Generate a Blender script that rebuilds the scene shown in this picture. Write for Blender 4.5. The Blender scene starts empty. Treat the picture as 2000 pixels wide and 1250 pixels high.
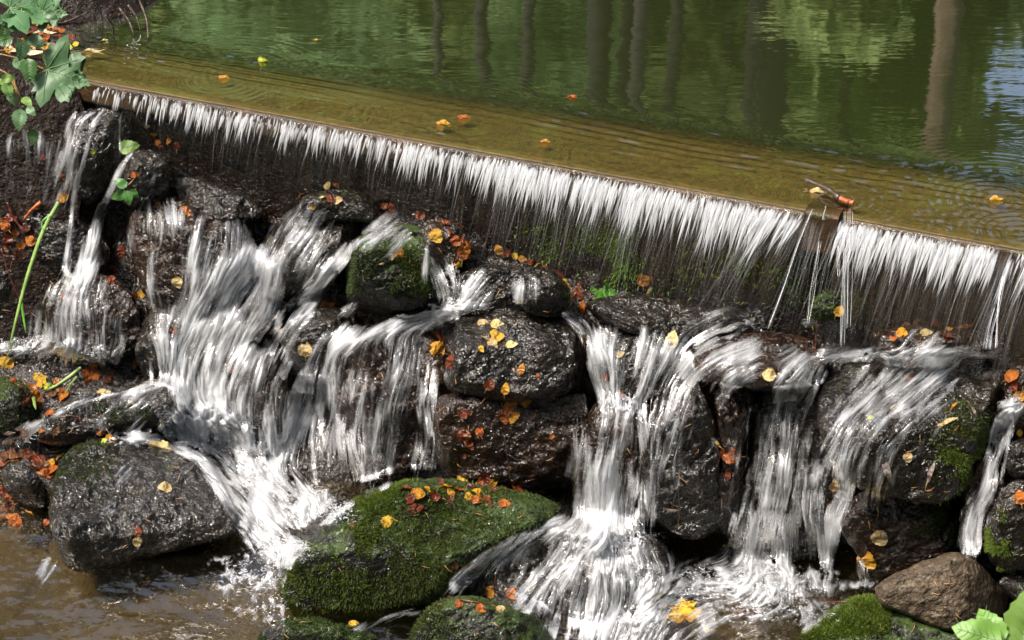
import bpy, math, random
import numpy as np
from mathutils import Vector
from mathutils.bvhtree import BVHTree
R = math.radians
random.seed(7); rng = np.random.default_rng(7)
scene = bpy.context.scene
COL = scene.collection
# ------------------------------------------------------------ camera, sky, sun
CAMH, PITCH, FPX = 2.15, R(30), 1000 / math.tan(R(14))
cd = bpy.data.cameras.new('camera'); cam = bpy.data.objects.new('camera', cd); COL.objects.link(cam)
cam.location = (0, 0, CAMH); cam.rotation_euler = (R(60), 0, 0)
cd.sensor_width = 36; cd.lens = 18 / math.tan(R(14)); cd.clip_start = 0.05; cd.clip_end = 400
cd.dof.use_dof = True; cd.dof.focus_distance = 4.85; cd.dof.aperture_fstop = 9
scene.camera = cam
SUN_EL, SUN_AZ = R(58), R(-108)          # azimuth from +Y towards +X
w = bpy.data.worlds.new('World'); scene.world = w; w.use_nodes = True
nt = w.node_tree; bg = nt.nodes['Background']
sky = nt.nodes.new('ShaderNodeTexSky'); sky.sky_type = 'NISHITA'; sky.sun_disc = False
sky.sun_elevation = SUN_EL; sky.sun_rotation = SUN_AZ; sky.air_density = 1.0; sky.dust_density = 6.0; sky.ozone_density = 0.6
nt.links.new(sky.outputs[0], bg.inputs[0]); bg.inputs[1].default_value = 0.15
sd = bpy.data.lights.new('sun', 'SUN'); sun = bpy.data.objects.new('sun', sd); COL.objects.link(sun)
sd.energy = 3.5; sd.angle = R(13.0); sd.color = (1, 0.95, 0.87)
sv = Vector((math.sin(SUN_AZ) * math.cos(SUN_EL), math.cos(SUN_AZ) * math.cos(SUN_EL), math.sin(SUN_EL)))
sun.rotation_euler = (-sv).to_track_quat('-Z', 'Y').to_euler()
vs = scene.view_settings
vs.view_transform = 'Standard'; vs.look = 'None'; vs.gamma = 1; vs.exposure = 1.05; vs.use_curve_mapping = False
scene.cycles.transparent_max_bounces = 48
scene.cycles.max_bounces = 7; scene.cycles.diffuse_bounces = 3; scene.cycles.glossy_bounces = 3
scene.cycles.sample_clamp_indirect = 6; scene.cycles.caustics_reflective = False; scene.cycles.caustics_refractive = False

# ------------------------------------------------------------ projection helpers (px of the 2000x1250 photograph)
O = np.array([0, 0, CAMH]); F = np.array([0, math.cos(PITCH), -math.sin(PITCH)])
U = np.array([0, math.sin(PITCH), math.cos(PITCH)]); X = np.array([1.0, 0, 0])
def ray(px, py):
    px = np.asarray(px, float); py = np.asarray(py, float)
    return F + ((px - 1000) / FPX)[..., None] * X - ((py - 625) / FPX)[..., None] * U
def at_t(px, py, t): return O + np.asarray(t, float)[..., None] * ray(px, py)
def t_z(px, py, z): return (z - CAMH) / ray(px, py)[..., 2]
def t_Y(px, py, Y): return Y / ray(px, py)[..., 1]
def at_z(px, py, z): return at_t(px, py, t_z(px, py, z))

def _h(i, j, k, s):
    n = (i * 374761393 + j * 668265263 + k * 2147483647 + s * 1274126177) & 0x7fffffff
    n = (n ^ (n >> 13)) * 1274126177 & 0x7fffffff
    return ((n ^ (n >> 16)) & 0xffff) / 65535.0
def vnoise(p, s=0):
    p = np.asarray(p, float); i = np.floor(p).astype(np.int64); f = p - i; f = f * f * (3 - 2 * f); r = 0
    for a in (0, 1):
        for b in (0, 1):
            for c in (0, 1):
                wgt = (f[..., 0] if a else 1 - f[..., 0]) * (f[..., 1] if b else 1 - f[..., 1]) * (f[..., 2] if c else 1 - f[..., 2])
                r = r + wgt * _h(i[..., 0] + a, i[..., 1] + b, i[..., 2] + c, s)
    return r * 2 - 1
def fbm(p, o=4, s=0):
    r = 0; a = 1; tot = 0
    for k in range(o):
        r = r + a * vnoise(p * 2.03 ** k + k * 17.3, s + k); tot += a; a *= .5
    return r / tot

# ------------------------------------------------------------ object helpers
def raw_mesh(name, V, Fc, mats, smooth=True, mi=None, attr=None, uv=None):
    me = bpy.data.meshes.new(name); V = np.asarray(V, np.float32).reshape(-1, 3); Fc = np.asarray(Fc, np.int32)
    k = Fc.shape[1]; me.vertices.add(len(V)); me.vertices.foreach_set('co', V.ravel())
    me.loops.add(Fc.size); me.loops.foreach_set('vertex_index', Fc.ravel())
    me.polygons.add(len(Fc)); me.polygons.foreach_set('loop_start', np.arange(0, Fc.size, k, dtype=np.int32))
    me.polygons.foreach_set('use_smooth', np.full(len(Fc), smooth))
    if mi is not None: me.polygons.foreach_set('material_index', np.asarray(mi, np.int32))
    for m in (mats if isinstance(mats, (list, tuple)) else [mats]): me.materials.append(m)
    for an, av in (attr or {}).items():
        a = me.attributes.new(an, 'FLOAT', 'POINT'); a.data.foreach_set('value', np.asarray(av, np.float32))
    if uv is not None:
        l = me.uv_layers.new(name='UVMap'); l.data.foreach_set('uv', np.asarray(uv, np.float32)[Fc.ravel()].ravel())
    me.update(); me.validate(); return me
def mk(name, V, Fc, mats, label=None, cat=None, group=None, kind=None, parent=None, **kw):
    V = np.asarray(V, float).reshape(-1, 3)
    if parent is None:
        c = np.array([V[:, 0].mean(), V[:, 1].mean(), V[:, 2].min()])
    else: c = np.array(parent.matrix_world.translation) if False else np.array(parent.location)
    o = bpy.data.objects.new(name, raw_mesh(name, V - c, Fc, mats, **kw)); COL.objects.link(o)
    if parent is None: o.location = c
    else: o.parent = parent
    tag(o, label, cat, group, kind); return o
def tag(o, label=None, cat=None, group=None, kind=None):
    if label: o['label'] = label
    if cat: o['category'] = cat
    if group: o['group'] = group
    if kind: o['kind'] = kind
    return o
def empty(name, loc, label, cat, group=None):
    o = bpy.data.objects.new(name, None); COL.objects.link(o); o.location = loc; o.empty_display_size = .05
    return tag(o, label, cat, group)
def gridfaces(n, m, wrap=False):
    i, j = np.meshgrid(np.arange(n - 1), np.arange(m if wrap else m - 1), indexing='ij'); j2 = (j + 1) % m
    return np.stack([i * m + j, i * m + j2, (i + 1) * m + j2, (i + 1) * m + j], -1).reshape(-1, 4)
def join(parts):
    Vs, Fs, n = [], [], 0
    for v, f in parts:
        Vs.append(np.asarray(v, float).reshape(-1, 3)); Fs.append(np.asarray(f) + n); n += len(Vs[-1])
    return np.concatenate(Vs), np.concatenate(Fs)
def tube(pts, rad, seg=7):
    pts = np.asarray(pts, float); n = len(pts); rad = np.broadcast_to(np.asarray(rad, float), (n,))
    T = np.gradient(pts, axis=0); T /= np.linalg.norm(T, axis=1)[:, None] + 1e-9
    a = np.cross(T, [0.13, 0.31, 0.94]); bad = np.linalg.norm(a, axis=1) < .05; a[bad] = np.cross(T[bad], [1, 0, 0]); a /= np.linalg.norm(a, axis=1)[:, None]
    b = np.cross(T, a); th = np.linspace(0, 2 * np.pi, seg, endpoint=False)
    V = pts[:, None] + rad[:, None, None] * (np.cos(th)[None, :, None] * a[:, None] + np.sin(th)[None, :, None] * b[:, None])
    Fc = gridfaces(n, seg, True); V = V.reshape(-1, 3)
    e = [[0, k, (k + 1) % seg, 0] for k in range(0)]
    V = np.concatenate([V, pts[[0]], pts[[-1]]]); c0, c1 = n * seg, n * seg + 1
    caps = [[c0, (k + 1) % seg, k, c0] for k in range(seg)] + [[c1, (n - 1) * seg + k, (n - 1) * seg + (k + 1) % seg, c1] for k in range(seg)]
    return V, np.concatenate([Fc, fixq(caps)]) if False else Fc, None
def tubem(pts, rad, seg=7):
    pts = np.asarray(pts, float); rad = np.broadcast_to(np.asarray(rad, float), (len(pts),)).copy()
    d0 = pts[0] - pts[1]; d1 = pts[-1] - pts[-2]
    pts = np.concatenate([[pts[0] + d0 * 1e-3], pts, [pts[-1] + d1 * 1e-3]]); rad = np.concatenate([[1e-5], rad, [1e-5]])
    V, Fc, _ = tube(pts, rad, seg); return V, Fc
def spline(P, n):
    P = np.asarray(P, float); d = np.r_[0, np.cumsum(np.linalg.norm(np.diff(P[:, :2], axis=0), axis=1))]; s = np.linspace(0, d[-1], n)
    m = np.gradient(P, d, axis=0, edge_order=1); i = np.clip(np.searchsorted(d, s) - 1, 0, len(d) - 2)
    h = (d[i + 1] - d[i])[:, None]; u = ((s - d[i])[:, None]) / h
    return (2*u**3-3*u**2+1)*P[i] + (u**3-2*u**2+u)*h*m[i] + (-2*u**3+3*u**2)*P[i+1] + (u**3-u**2)*h*m[i+1]

# ------------------------------------------------------------ materials
class N:
    def __init__(s, name):
        s.m = bpy.data.materials.new(name); s.m.use_nodes = True; s.t = s.m.node_tree; s.t.nodes.clear()
        s.out = s.t.nodes.new('ShaderNodeOutputMaterial')
    def n(s, typ, ins=None, **kw):
        x = s.t.nodes.new('ShaderNode' + typ)
        for k, v in kw.items(): setattr(x, k, v)
        for k, v in (ins or {}).items():
            if isinstance(v, bpy.types.NodeSocket): s.t.links.new(v, x.inputs[k])
            else: x.inputs[k].default_value = v
        return x
    def noise(s, vec, scale, det=4, rough=.55, dist=0):
        return s.n('TexNoise', {'Vector': vec, 'Scale': scale, 'Detail': det, 'Roughness': rough, 'Distortion': dist}).outputs[0]
    def ramp(s, fac, stops):
        r = s.n('ValToRGB', {0: fac}); e = r.color_ramp.elements
        while len(e) < len(stops): e.new(.5)
        for a, (p, c) in zip(e, stops): a.position = p; a.color = (*c, 1) if len(c) == 3 else c
        return r.outputs[0]
    def mix(s, fac, a, b):
        x = s.n('Mix', {0: fac}, data_type='RGBA')
        for i, v in ((6, a), (7, b)):
            if isinstance(v, bpy.types.NodeSocket): s.t.links.new(v, x.inputs[i])
            else: x.inputs[i].default_value = (*v, 1)
        return x.outputs[2]
    def math(s, op, a, b=0, clamp=False):
        x = s.n('Math', {0: a, 1: b}, operation=op, use_clamp=clamp); return x.outputs[0]
    def maprange(s, v, a, b, c=0, d=1): return s.n('MapRange', {0: v, 1: a, 2: b, 3: c, 4: d}).outputs[0]
    def bump(s, h, st, dist, nrm=None):
        i = {'Height': h, 'Strength': st, 'Distance': dist}
        if nrm: i['Normal'] = nrm
        return s.n('Bump', i).outputs[0]
    def done(s, sh): s.t.links.new(sh, s.out.inputs[0]); return s.m
    @property
    def pos(s): return s.n('NewGeometry').outputs['Position']

def rock_mat(name, c1, c2, c3, moss=0.3, rough=(.14, .5), wet=1.0, mosscol=((.010, .018, .004), (.04, .065, .010))):
    dk = .23 if wet > .4 else .75
    c1, c2, c3 = [tuple(x * dk for x in c) for c in (c1, c2, c3)]
    b = N(name); p = b.pos
    n1 = b.noise(p, 9, 6, .65); n2 = b.noise(p, 55, 5, .6); n3 = b.noise(p, 210, 3, .6)
    base = b.mix(b.ramp(n1, [(.38, (0, 0, 0)), (.62, (1, 1, 1))]), c1, c2)
    base = b.mix(b.maprange(n2, .52, .7), base, c3)
    base = b.mix(b.maprange(n3, .58, .72, 0, .4), base, tuple(min(1, 2.2 * x) for x in c3))
    nz = b.n('SeparateXYZ', {0: b.n('NewGeometry').outputs['Normal']}).outputs[2]
    mf = b.math('ADD', b.math('MULTIPLY', nz, .35), b.noise(p, 6, 6, .7))
    mf = b.maprange(mf, 1.02 - moss, 1.12 - moss)
    mc = b.mix(b.noise(p, 90, 4, .7), mosscol[0], mosscol[1])
    col = b.mix(mf, base, mc)
    v = b.n('TexVoronoi', {'Vector': p, 'Scale': 60.0}).outputs[0]
    bm = b.bump(b.noise(p, 24, 4, .6), 1., .02); bm = b.bump(b.noise(p, 110, 2, .6), 1., .005, bm)
    bm = b.bump(v, .4, .006, bm)
    rg = b.math('ADD', b.maprange(b.noise(p, 14, 4, .6), .35, .65, rough[0], rough[1]), b.math('MULTIPLY', mf, .25))
    pr = b.n('BsdfPrincipled', {'Base Color': col, 'Roughness': rg, 'Normal': bm, 'Specular IOR Level': .18, 'Coat Weight': 1.0 * wet, 'Coat Roughness': .045, 'Coat IOR': 1.40})
    cb = b.bump(b.noise(p, 20, 3, .6), 1., .02); cb = b.bump(b.noise(p, 105, 1.5, .6, .6), 1.0, .0085, cb); b.t.links.new(cb, pr.inputs['Coat Normal'])
    return b.done(pr.outputs[0])
M = {}
M['rock'] = rock_mat('wet_dark_stone', (.007, .005, .0035), (.030, .020, .010), (.085, .062, .036), .07)
M['rock_brown'] = rock_mat('wet_brown_stone', (.018, .007, .003), (.07, .028, .010), (.12, .065, .03), .0)
M['rock_moss'] = rock_mat('mossy_stone', (.010, .010, .007), (.022, .022, .012), (.05, .045, .03), .30, (.3, .6), .5)
M['rock_grey'] = rock_mat('wet_grey_stone', (.020, .016, .012), (.065, .052, .036), (.12, .10, .07), .06)
M['rock_dry'] = rock_mat('dry_brown_stone', (.045, .033, .022), (.10, .074, .048), (.20, .15, .10), .0, (.35, .6), .15)
M['bed'] = rock_mat('dark_stream_bed', (.014, .006, .003), (.045, .020, .008), (.07, .04, .02), .0)
M['soil'] = rock_mat('bank_soil', (.004, .002, .001), (.016, .007, .003), (.032, .017, .008), .0, (.4, .8), .2)

def leaf_mat(name, c, c2, rough=.35, tr=.35, spec=.5):
    b = N(name); oi = b.n('ObjectInfo').outputs['Random']; g = b.n('TexCoord').outputs['Object']
    n = b.noise(g, 1.4, 4, .6); r0 = b.n('MixRGB') if False else None
    col = b.mix(b.maprange(n, .42, .62), c, c2)
    col = b.mix(b.math('MULTIPLY', b.maprange(b.noise(g, 7, 3, .6), .6, .68), .55), col, tuple(x * .35 for x in c2))
    hsv = b.n('HueSaturation', {'Color': col, 'Value': b.maprange(oi, 0, 1, .8, 1.15), 'Hue': b.maprange(oi, 0, 1, .49, .51)}).outputs[0]
    bm = b.bump(b.noise(g, 5, 3, .5), .4, .15)
    pr = b.n('BsdfPrincipled', {'Base Color': hsv, 'Roughness': rough, 'Normal': bm, 'Specular IOR Level': spec})
    t = b.n('BsdfTranslucent', {0: hsv})
    return b.done(b.n('MixShader', {0: tr, 1: pr.outputs[0], 2: t.outputs[0]}).outputs[0])
LC = {'yellow': ((.70, .46, .04), (.62, .34, .03)), 'gold': ((.55, .27, .02), (.40, .15, .015)), 'orange': ((.42, .12, .015), (.27, .06, .01)),
      'rust': ((.20, .04, .01), (.11, .02, .006)), 'pale': ((.66, .52, .25), (.52, .36, .14)), 'brown': ((.16, .06, .025), (.08, .03, .014)),
      'cream': ((.75, .64, .42), (.55, .42, .24)), 'green': ((.10, .28, .02), (.05, .16, .012)), 'lime': ((.40, .55, .05), (.6, .55, .05)), 'grey': ((.30, .24, .2), (.16, .11, .09))}
for k, (a, c) in LC.items(): M['l_' + k] = leaf_mat('leaf_' + k, a, c, .25 if k in ('rust', 'orange', 'brown', 'gold') else .4)
M['l_maple'] = leaf_mat('fresh_maple_leaf', (.07, .15, .06), (.10, .19, .085), .5, .25)
M['l_dark'] = leaf_mat('dark_green_leaf', (.035, .11, .02), (.06, .17, .03), .4, .3)
M['l_bright'] = leaf_mat('bright_green_leaf', (.15, .28, .05), (.20, .33, .07), .5, .3)
def simple(name, col, rough=.5, sc=40, col2=None, bump=.3, coat=0):
    b = N(name); p = b.pos; n = b.noise(p, sc, 5, .65)
    c = b.mix(b.maprange(n, .4, .6), col, col2 or tuple(x * .5 for x in col))
    pr = b.n('BsdfPrincipled', {'Base Color': c, 'Roughness': rough, 'Normal': b.bump(n, bump, .01), 'Coat Weight': coat, 'Coat Roughness': .1})
    return b.done(pr.outputs[0])
M['twig'] = simple('wet_twig_bark', (.055, .03, .018), .35, 120, coat=.4)
M['twig_red'] = simple('red_twig', (.12, .025, .015), .35, 120, coat=.4)
M['twig_orange'] = simple('rotten_orange_wood', (.42, .10, .02), .4, 150)
M['stalk'] = simple('leaf_stalk', (.35, .2, .06), .5, 60)
M['vein'] = simple('leaf_veins', (.14, .24, .10), .5, 60, (.12, .2, .08))
M['grass'] = simple('grass_blade', (.13, .24, .04), .45, 30, (.24, .34, .08))
M['grass_dk'] = simple('dark_grass_blade', (.06, .2, .02), .4, 30, (.1, .3, .03))

def moss_mat(name, a, c, d):
    b = N(name); p = b.pos; n = b.noise(p, 16, 4, .6); n2 = b.noise(p, 260, 2, .6)
    col = b.mix(b.maprange(n, .35, .65), a, c); col = b.mix(b.maprange(n2, .4, .7), col, d)
    pr = b.n('BsdfPrincipled', {'Base Color': col, 'Roughness': .6, 'Specular IOR Level': .35}); t = b.n('BsdfTranslucent', {0: col})
    return b.done(b.n('MixShader', {0: .3, 1: pr.outputs[0], 2: t.outputs[0]}).outputs[0])
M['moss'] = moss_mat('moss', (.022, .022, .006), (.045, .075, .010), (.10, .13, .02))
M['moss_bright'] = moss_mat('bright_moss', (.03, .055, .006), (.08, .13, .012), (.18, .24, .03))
M['moss_wall'] = moss_mat('brightened_wall_moss', (.08, .17, .01), (.20, .38, .02), (.32, .5, .04))  # moss green made brighter to offset the shade under the curtain
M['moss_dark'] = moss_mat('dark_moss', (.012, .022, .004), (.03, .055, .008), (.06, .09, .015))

# concrete of the weir
b = N('algae_stained_concrete'); p = b.pos
c = b.mix(b.ramp(b.noise(p, 5, 6, .6), [(.35, (0, 0, 0)), (.65, (1, 1, 1))]), (.075, .052, .011), (.10, .070, .018))
c = b.mix(b.maprange(b.noise(p, 40, 7, .75), .46, .62), c, (.035, .028, .008)); c = b.mix(b.maprange(b.noise(p, 2.3, 4, .6), .55, .7), c, (.10, .11, .02))
M['concrete'] = b.done(b.n('BsdfPrincipled', {'Base Color': c, 'Roughness': .5, 'Normal': b.bump(b.noise(p, 45, 6, .7), .5, .008)}).outputs[0])
b = N('stained_weir_face'); p = b.pos
c = b.mix(b.ramp(b.noise(p, 7, 6, .6), [(.35, (0, 0, 0)), (.65, (1, 1, 1))]), (.018, .009, .004), (.065, .035, .012))
c = b.mix(b.maprange(b.noise(p, 5, 5, .7), .56, .66), c, (.05, .06, .008))
M['face'] = b.done(b.n('BsdfPrincipled', {'Base Color': c, 'Roughness': .32, 'Normal': b.bump(b.noise(p, 50, 6, .7), .7, .01)}).outputs[0])
M['wall'] = rock_mat('dark_wet_wall', (.006, .005, .004), (.016, .011, .008), (.035, .026, .018), .05, (.3, .6), .45)

# water surfaces
def water_mat(name, tint, refl, bumps, body=None, attr=False):
    b = N(name); p = b.pos; nrm = None
    for (scale, stretch, rot, st, dist, det) in bumps:
        mp = b.n('Mapping', {0: p, 2: (0, 0, rot), 3: (stretch, 1, 1)}).outputs[0]
        nrm = b.bump(b.noise(mp, scale, det, .5), st, dist, nrm)
    fr = b.n('Fresnel', {'IOR': 1.33, 'Normal': nrm}).outputs[0]
    fac = b.math('MULTIPLY_ADD', fr, refl) if False else b.math('MULTIPLY', fr, refl, True)
    gl = b.n('BsdfGlossy', {0: (1, 1, 1, 1), 'Roughness': .02, 'Normal': nrm})
    tr = b.n('BsdfTransparent', {0: (*tint, 1)}); under = tr.outputs[0]
    if body: under = b.n('MixShader', {0: b.math('MULTIPLY', b.n('Attribute', attribute_name='deep').outputs['Fac'], body[1]) if attr else body[1], 1: under, 2: b.n('BsdfDiffuse', {0: (*body[0], 1)}).outputs[0]}).outputs[0]
    return b.done(b.n('MixShader', {0: fac, 1: under, 2: gl.outputs[0]}).outputs[0])
LIPROT = R(23)
M['pond'] = water_mat('pond_water', (.75, .8, .6), 4.0, [(5, .3, 0, .02, .02, 3), (34, .3, 0, .06, .004, 2)], ((.016, .020, .006), .9))
M['pool'] = water_mat('stream_pool_water', (.85, .78, .6), 2.7, [(8, 1, .4, .5, .03, 3), (34, .6, .8, .5, .006, 2)], ((.010, .009, .003), .1))

def white_mat(name, dens):
    b = N(name); a = b.n('Attribute', attribute_name='a').outputs['Fac']
    df = b.n('BsdfDiffuse', {0: (.80, .82, .86, 1)}); tl = b.n('BsdfTranslucent', {0: (.80, .82, .86, 1)})
    gl = b.n('BsdfGlossy', {0: (1, 1, 1, 1), 'Roughness': .18})
    m1 = b.n('MixShader', {0: .45, 1: df.outputs[0], 2: tl.outputs[0]}); m2 = b.n('MixShader', {0: .12, 1: m1.outputs[0], 2: gl.outputs[0]})
    fac = b.math('MULTIPLY', a, dens, True)
    return b.done(b.n('MixShader', {0: fac, 1: b.n('BsdfTransparent').outputs[0], 2: m2.outputs[0]}).outputs[0])
M['white'] = white_mat('white_water_and_sky_sheen', 1.0)
def veil_mat(name, col, sc=(26, 1.6), thr=(.42, .72), mx=.8, gloss=.1):
    """thin streaked sheet of falling water; UV x runs across it, y down it (metres)"""
    b = N(name); uv = b.n('UVMap').outputs[0]; a = b.n('Attribute', attribute_name='a').outputs['Fac']
    mp = b.n('Mapping', {0: uv, 3: (sc[0], sc[1], 1)}).outputs[0]
    n1 = b.noise(mp, 2.0, 4, .65, .3)
    mp2 = b.n('Mapping', {0: uv, 3: (sc[0] * 4, sc[1] * 1.6, 1)}).outputs[0]; n2 = b.noise(mp2, 2.0, 3, .6, .2)
    n = b.math('ADD', b.math('MULTIPLY', n1, .55), b.math('MULTIPLY', n2, .45))
    al = b.maprange(b.math('ADD', n, b.math('MULTIPLY', b.math('SUBTRACT', a, .5), .5)), thr[0], thr[1], 0, mx)
    al = b.math('MULTIPLY', al, b.maprange(a, 0, .15), True)
    nrm = b.bump(n, .6, .01)
    df = b.n('BsdfDiffuse', {0: (*col, 1), 'Normal': nrm}); tl = b.n('BsdfTranslucent', {0: (*col, 1)})
    m1 = b.n('MixShader', {0: .4, 1: df.outputs[0], 2: tl.outputs[0]})
    gl = b.n('BsdfGlossy', {0: (1, 1, 1, 1), 'Roughness': .08, 'Normal': nrm})
    clear = b.n('MixShader', {0: b.math('MULTIPLY', b.maprange(a, 0, .15), gloss), 1: b.n('BsdfTransparent').outputs[0], 2: gl.outputs[0]})
    return b.done(b.n('MixShader', {0: al, 1: clear.outputs[0], 2: m1.outputs[0]}).outputs[0])
b = N('flowing_water_skin'); a = b.n('Attribute', attribute_name='a').outputs['Fac']; nrm = b.bump(b.noise(b.pos, 160, 3, .6), .35, .004)
df = b.n('BsdfDiffuse', {0: (.80, .82, .86, 1)}); tl = b.n('BsdfTranslucent', {0: (.80, .82, .86, 1)}); m1 = b.n('MixShader', {0: .4, 1: df.outputs[0], 2: tl.outputs[0]})
gl = b.n('BsdfGlossy', {0: (1, 1, 1, 1), 'Roughness': .07, 'Normal': nrm}); m1 = b.n('MixShader', {0: .1, 1: m1.outputs[0], 2: gl.outputs[0]}); fr = b.n('Fresnel', {'IOR': 1.33, 'Normal': nrm}).outputs[0]
cl_ = b.n('MixShader', {0: b.math('MULTIPLY', fr, b.maprange(a, 0, .08), True), 1: b.n('BsdfTransparent').outputs[0], 2: gl.outputs[0]})
M['skin'] = b.done(b.n('MixShader', {0: b.math('MULTIPLY', a, .97, True), 1: cl_.outputs[0], 2: m1.outputs[0]}).outputs[0])
M['veil'] = veil_mat('water_veil', (.8, .82, .86))
M['curtain'] = veil_mat('thin_brown_curtain', (.07, .053, .036), (44, .5), (.44, .70), .6, .05)

# ------------------------------------------------------------ the cascade's mean surface, as distances ahead of the camera
VC = {-150: [(150, 5.35), (230, 5.2), (430, 5.0), (660, 4.67), (700, 4.62), (860, 4.41), (1000, 4.24), (1100, 4.09), (1300, 3.7)],
      0: [(150, 5.3), (230, 5.16), (430, 4.98), (660, 4.67), (700, 4.62), (860, 4.41), (1000, 4.24), (1100, 4.09), (1300, 3.75)],
      250: [(200, 4.97), (300, 4.92), (450, 4.82), (640, 4.7), (760, 4.54), (860, 4.41), (1060, 4.14), (1110, 4.08), (1300, 3.8)],
      500: [(250, 4.82), (390, 4.78), (430, 4.75), (560, 4.68), (700, 4.6), (850, 4.46), (1000, 4.25), (1070, 4.15), (1300, 3.82)],
      750: [(300, 4.62), (430, 4.6), (540, 4.54), (620, 4.46), (780, 4.37), (940, 4.33), (1100, 4.08), (1250, 3.84)],
      1000: [(400, 4.5), (500, 4.48), (560, 4.40), (620, 4.36), (780, 4.25), (950, 4.2), (1200, 3.9), (1300, 3.75)],
      1300: [(400, 4.36), (560, 4.35), (650, 4.25), (720, 4.15), (1040, 4.08), (1100, 4.03), (1300, 3.75)],
      1600: [(400, 4.22), (640, 4.20), (700, 4.1), (740, 4.06), (1110, 4.03), (1300, 3.75)],
      2000: [(470, 4.04), (680, 4.01), (740, 3.93), (970, 3.92), (1110, 3.9), (1300, 3.78)],
      2150: [(470, 3.97), (680, 3.94), (740, 3.87), (970, 3.86), (1110, 3.84), (1300, 3.75)]}
_gx = np.arange(-140, 2141, 20.0); _gy = np.arange(-60, 1341, 20.0)
_cols = np.array([np.interp(_gy, [a for a, _ in VC[k]], [c for _, c in VC[k]]) for k in VC])
_VY = np.array([[np.interp(x, list(VC), _cols[:, j]) for x in _gx] for j in range(len(_gy))])
def lerp2(G, gx, gy, x, y):
    x = np.clip((np.asarray(x, float) - gx[0]) / (gx[1] - gx[0]), 0, len(gx) - 1.001); y = np.clip((np.asarray(y, float) - gy[0]) / (gy[1] - gy[0]), 0, len(gy) - 1.001)
    i = x.astype(int); j = y.astype(int); fx = x - i; fy = y - j
    return (G[j, i] * (1 - fx) + G[j, i + 1] * fx) * (1 - fy) + (G[j + 1, i] * (1 - fx) + G[j + 1, i + 1] * fx) * fy
def Vt(x, y): return t_Y(x, y, lerp2(_VY, _gx, _gy, x, y))

SOLID = []      # (verts, faces) of everything water drapes over
def solid(V, Fc): SOLID.append((np.asarray(V, float).reshape(-1, 3), np.asarray(Fc)))

# ------------------------------------------------------------ the weir
LA, LB = at_z(170, 135, 0.0), at_z(2000, 463, 0.0)
Ldir = (LB - LA) / np.linalg.norm(LB - LA); Lout = np.array([Ldir[1], -Ldir[0], 0]);
if Lout[1] > 0: Lout = -Lout
LLEN = np.linalg.norm(LB - LA)
UPL, UPR = at_z(200, 70, 0), at_z(2000, 346, 0)
def lip(s, z=0.0, out=0.0):
    s = np.asarray(s, float); return LA + s[..., None] * Ldir + out * Lout + np.array([0, 0, z])
def lip_s(px):   # parameter along the lip for a photo column
    py = 135 + (np.asarray(px, float) - 170) * (463 - 135) / 1830
    return ((at_z(px, py, 0.0) - LA) @ Ldir)
def box_between(s0, s1, o0, o1, z0, z1, ns=60, nz=8, no=10, amp=.004):
    """bevelled weir piece from s0..s1 along the lip, o0..o1 outward, z0..z1, faces roughened"""
    prof = []
    bev = .008
    for k in range(no): prof.append((o0 + (o1 - bev - o0) * k / (no - 1), z1))
    for k in range(1, 4): a = k * math.pi / 8; prof.append((o1 - bev + bev * math.sin(a), z1 - bev + bev * math.cos(a)))
    for k in range(nz + 1): prof.append((o1, z1 - bev - (z1 - bev - z0) * k / nz))
    prof.append((o0, z0))
    s = np.linspace(s0, s1, ns); V = np.array([[lip(si, z, o) for (o, z) in prof] for si in s])
    V += fbm(V * 14, 4, 3)[..., None] * amp * np.array([.3, -1, .4])
    n, m = len(s), len(prof); Fc = gridfaces(n, m, True); V = V.reshape(-1, 3)
    c0, c1 = V[:m].mean(0), V[-m:].mean(0); V = np.concatenate([V, [c0, c1]])
    caps = []
    for k in range(0, m - 1, 2):
        caps.append([n * m, k, k + 1, (k + 2) % m]); caps.append([n * m + 1, (n - 1) * m + (k + 2) % m, (n - 1) * m + k + 1, (n - 1) * m + k])
    return V, np.concatenate([Fc, np.array(caps)])
SW = float(np.abs((UPL - LA) @ Lout)); SW2 = float(np.abs((UPR - LA) @ Lout))
weir = empty('weir', tuple(lip(LLEN / 2, -.4)), 'long low concrete weir crossing the stream with brown algae on its flat top', 'weir')
sl = box_between(-.6, LLEN + .9, -max(SW, SW2) - .02, .012, -.085, -.026, 120)
mk('sill', *sl, [M['concrete']], parent=weir); solid(*sl)
fc = box_between(-.5, LLEN + .9, -.06, .02, -.088, -.028, 160, amp=.006)
mk('edge_beam', *fc, [M['face']], parent=weir); solid(*fc)
wl = box_between(-.6, LLEN + .9, -.5, -.035, -.75, -.09, 220, 26, amp=.02)
mk('wall_face', *wl, [M['wall']], parent=weir); solid(*wl)
s1, s2 = float(lip_s(1583)), float(lip_s(1648))
blk = box_between(s1, s2, -.05, .045, -.115, -.012, 24, 12, amp=.006)
mk('repair_block', *blk, [M['face']], parent=weir, label='bare brown concrete block breaking the water curtain'); solid(*blk)

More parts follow.
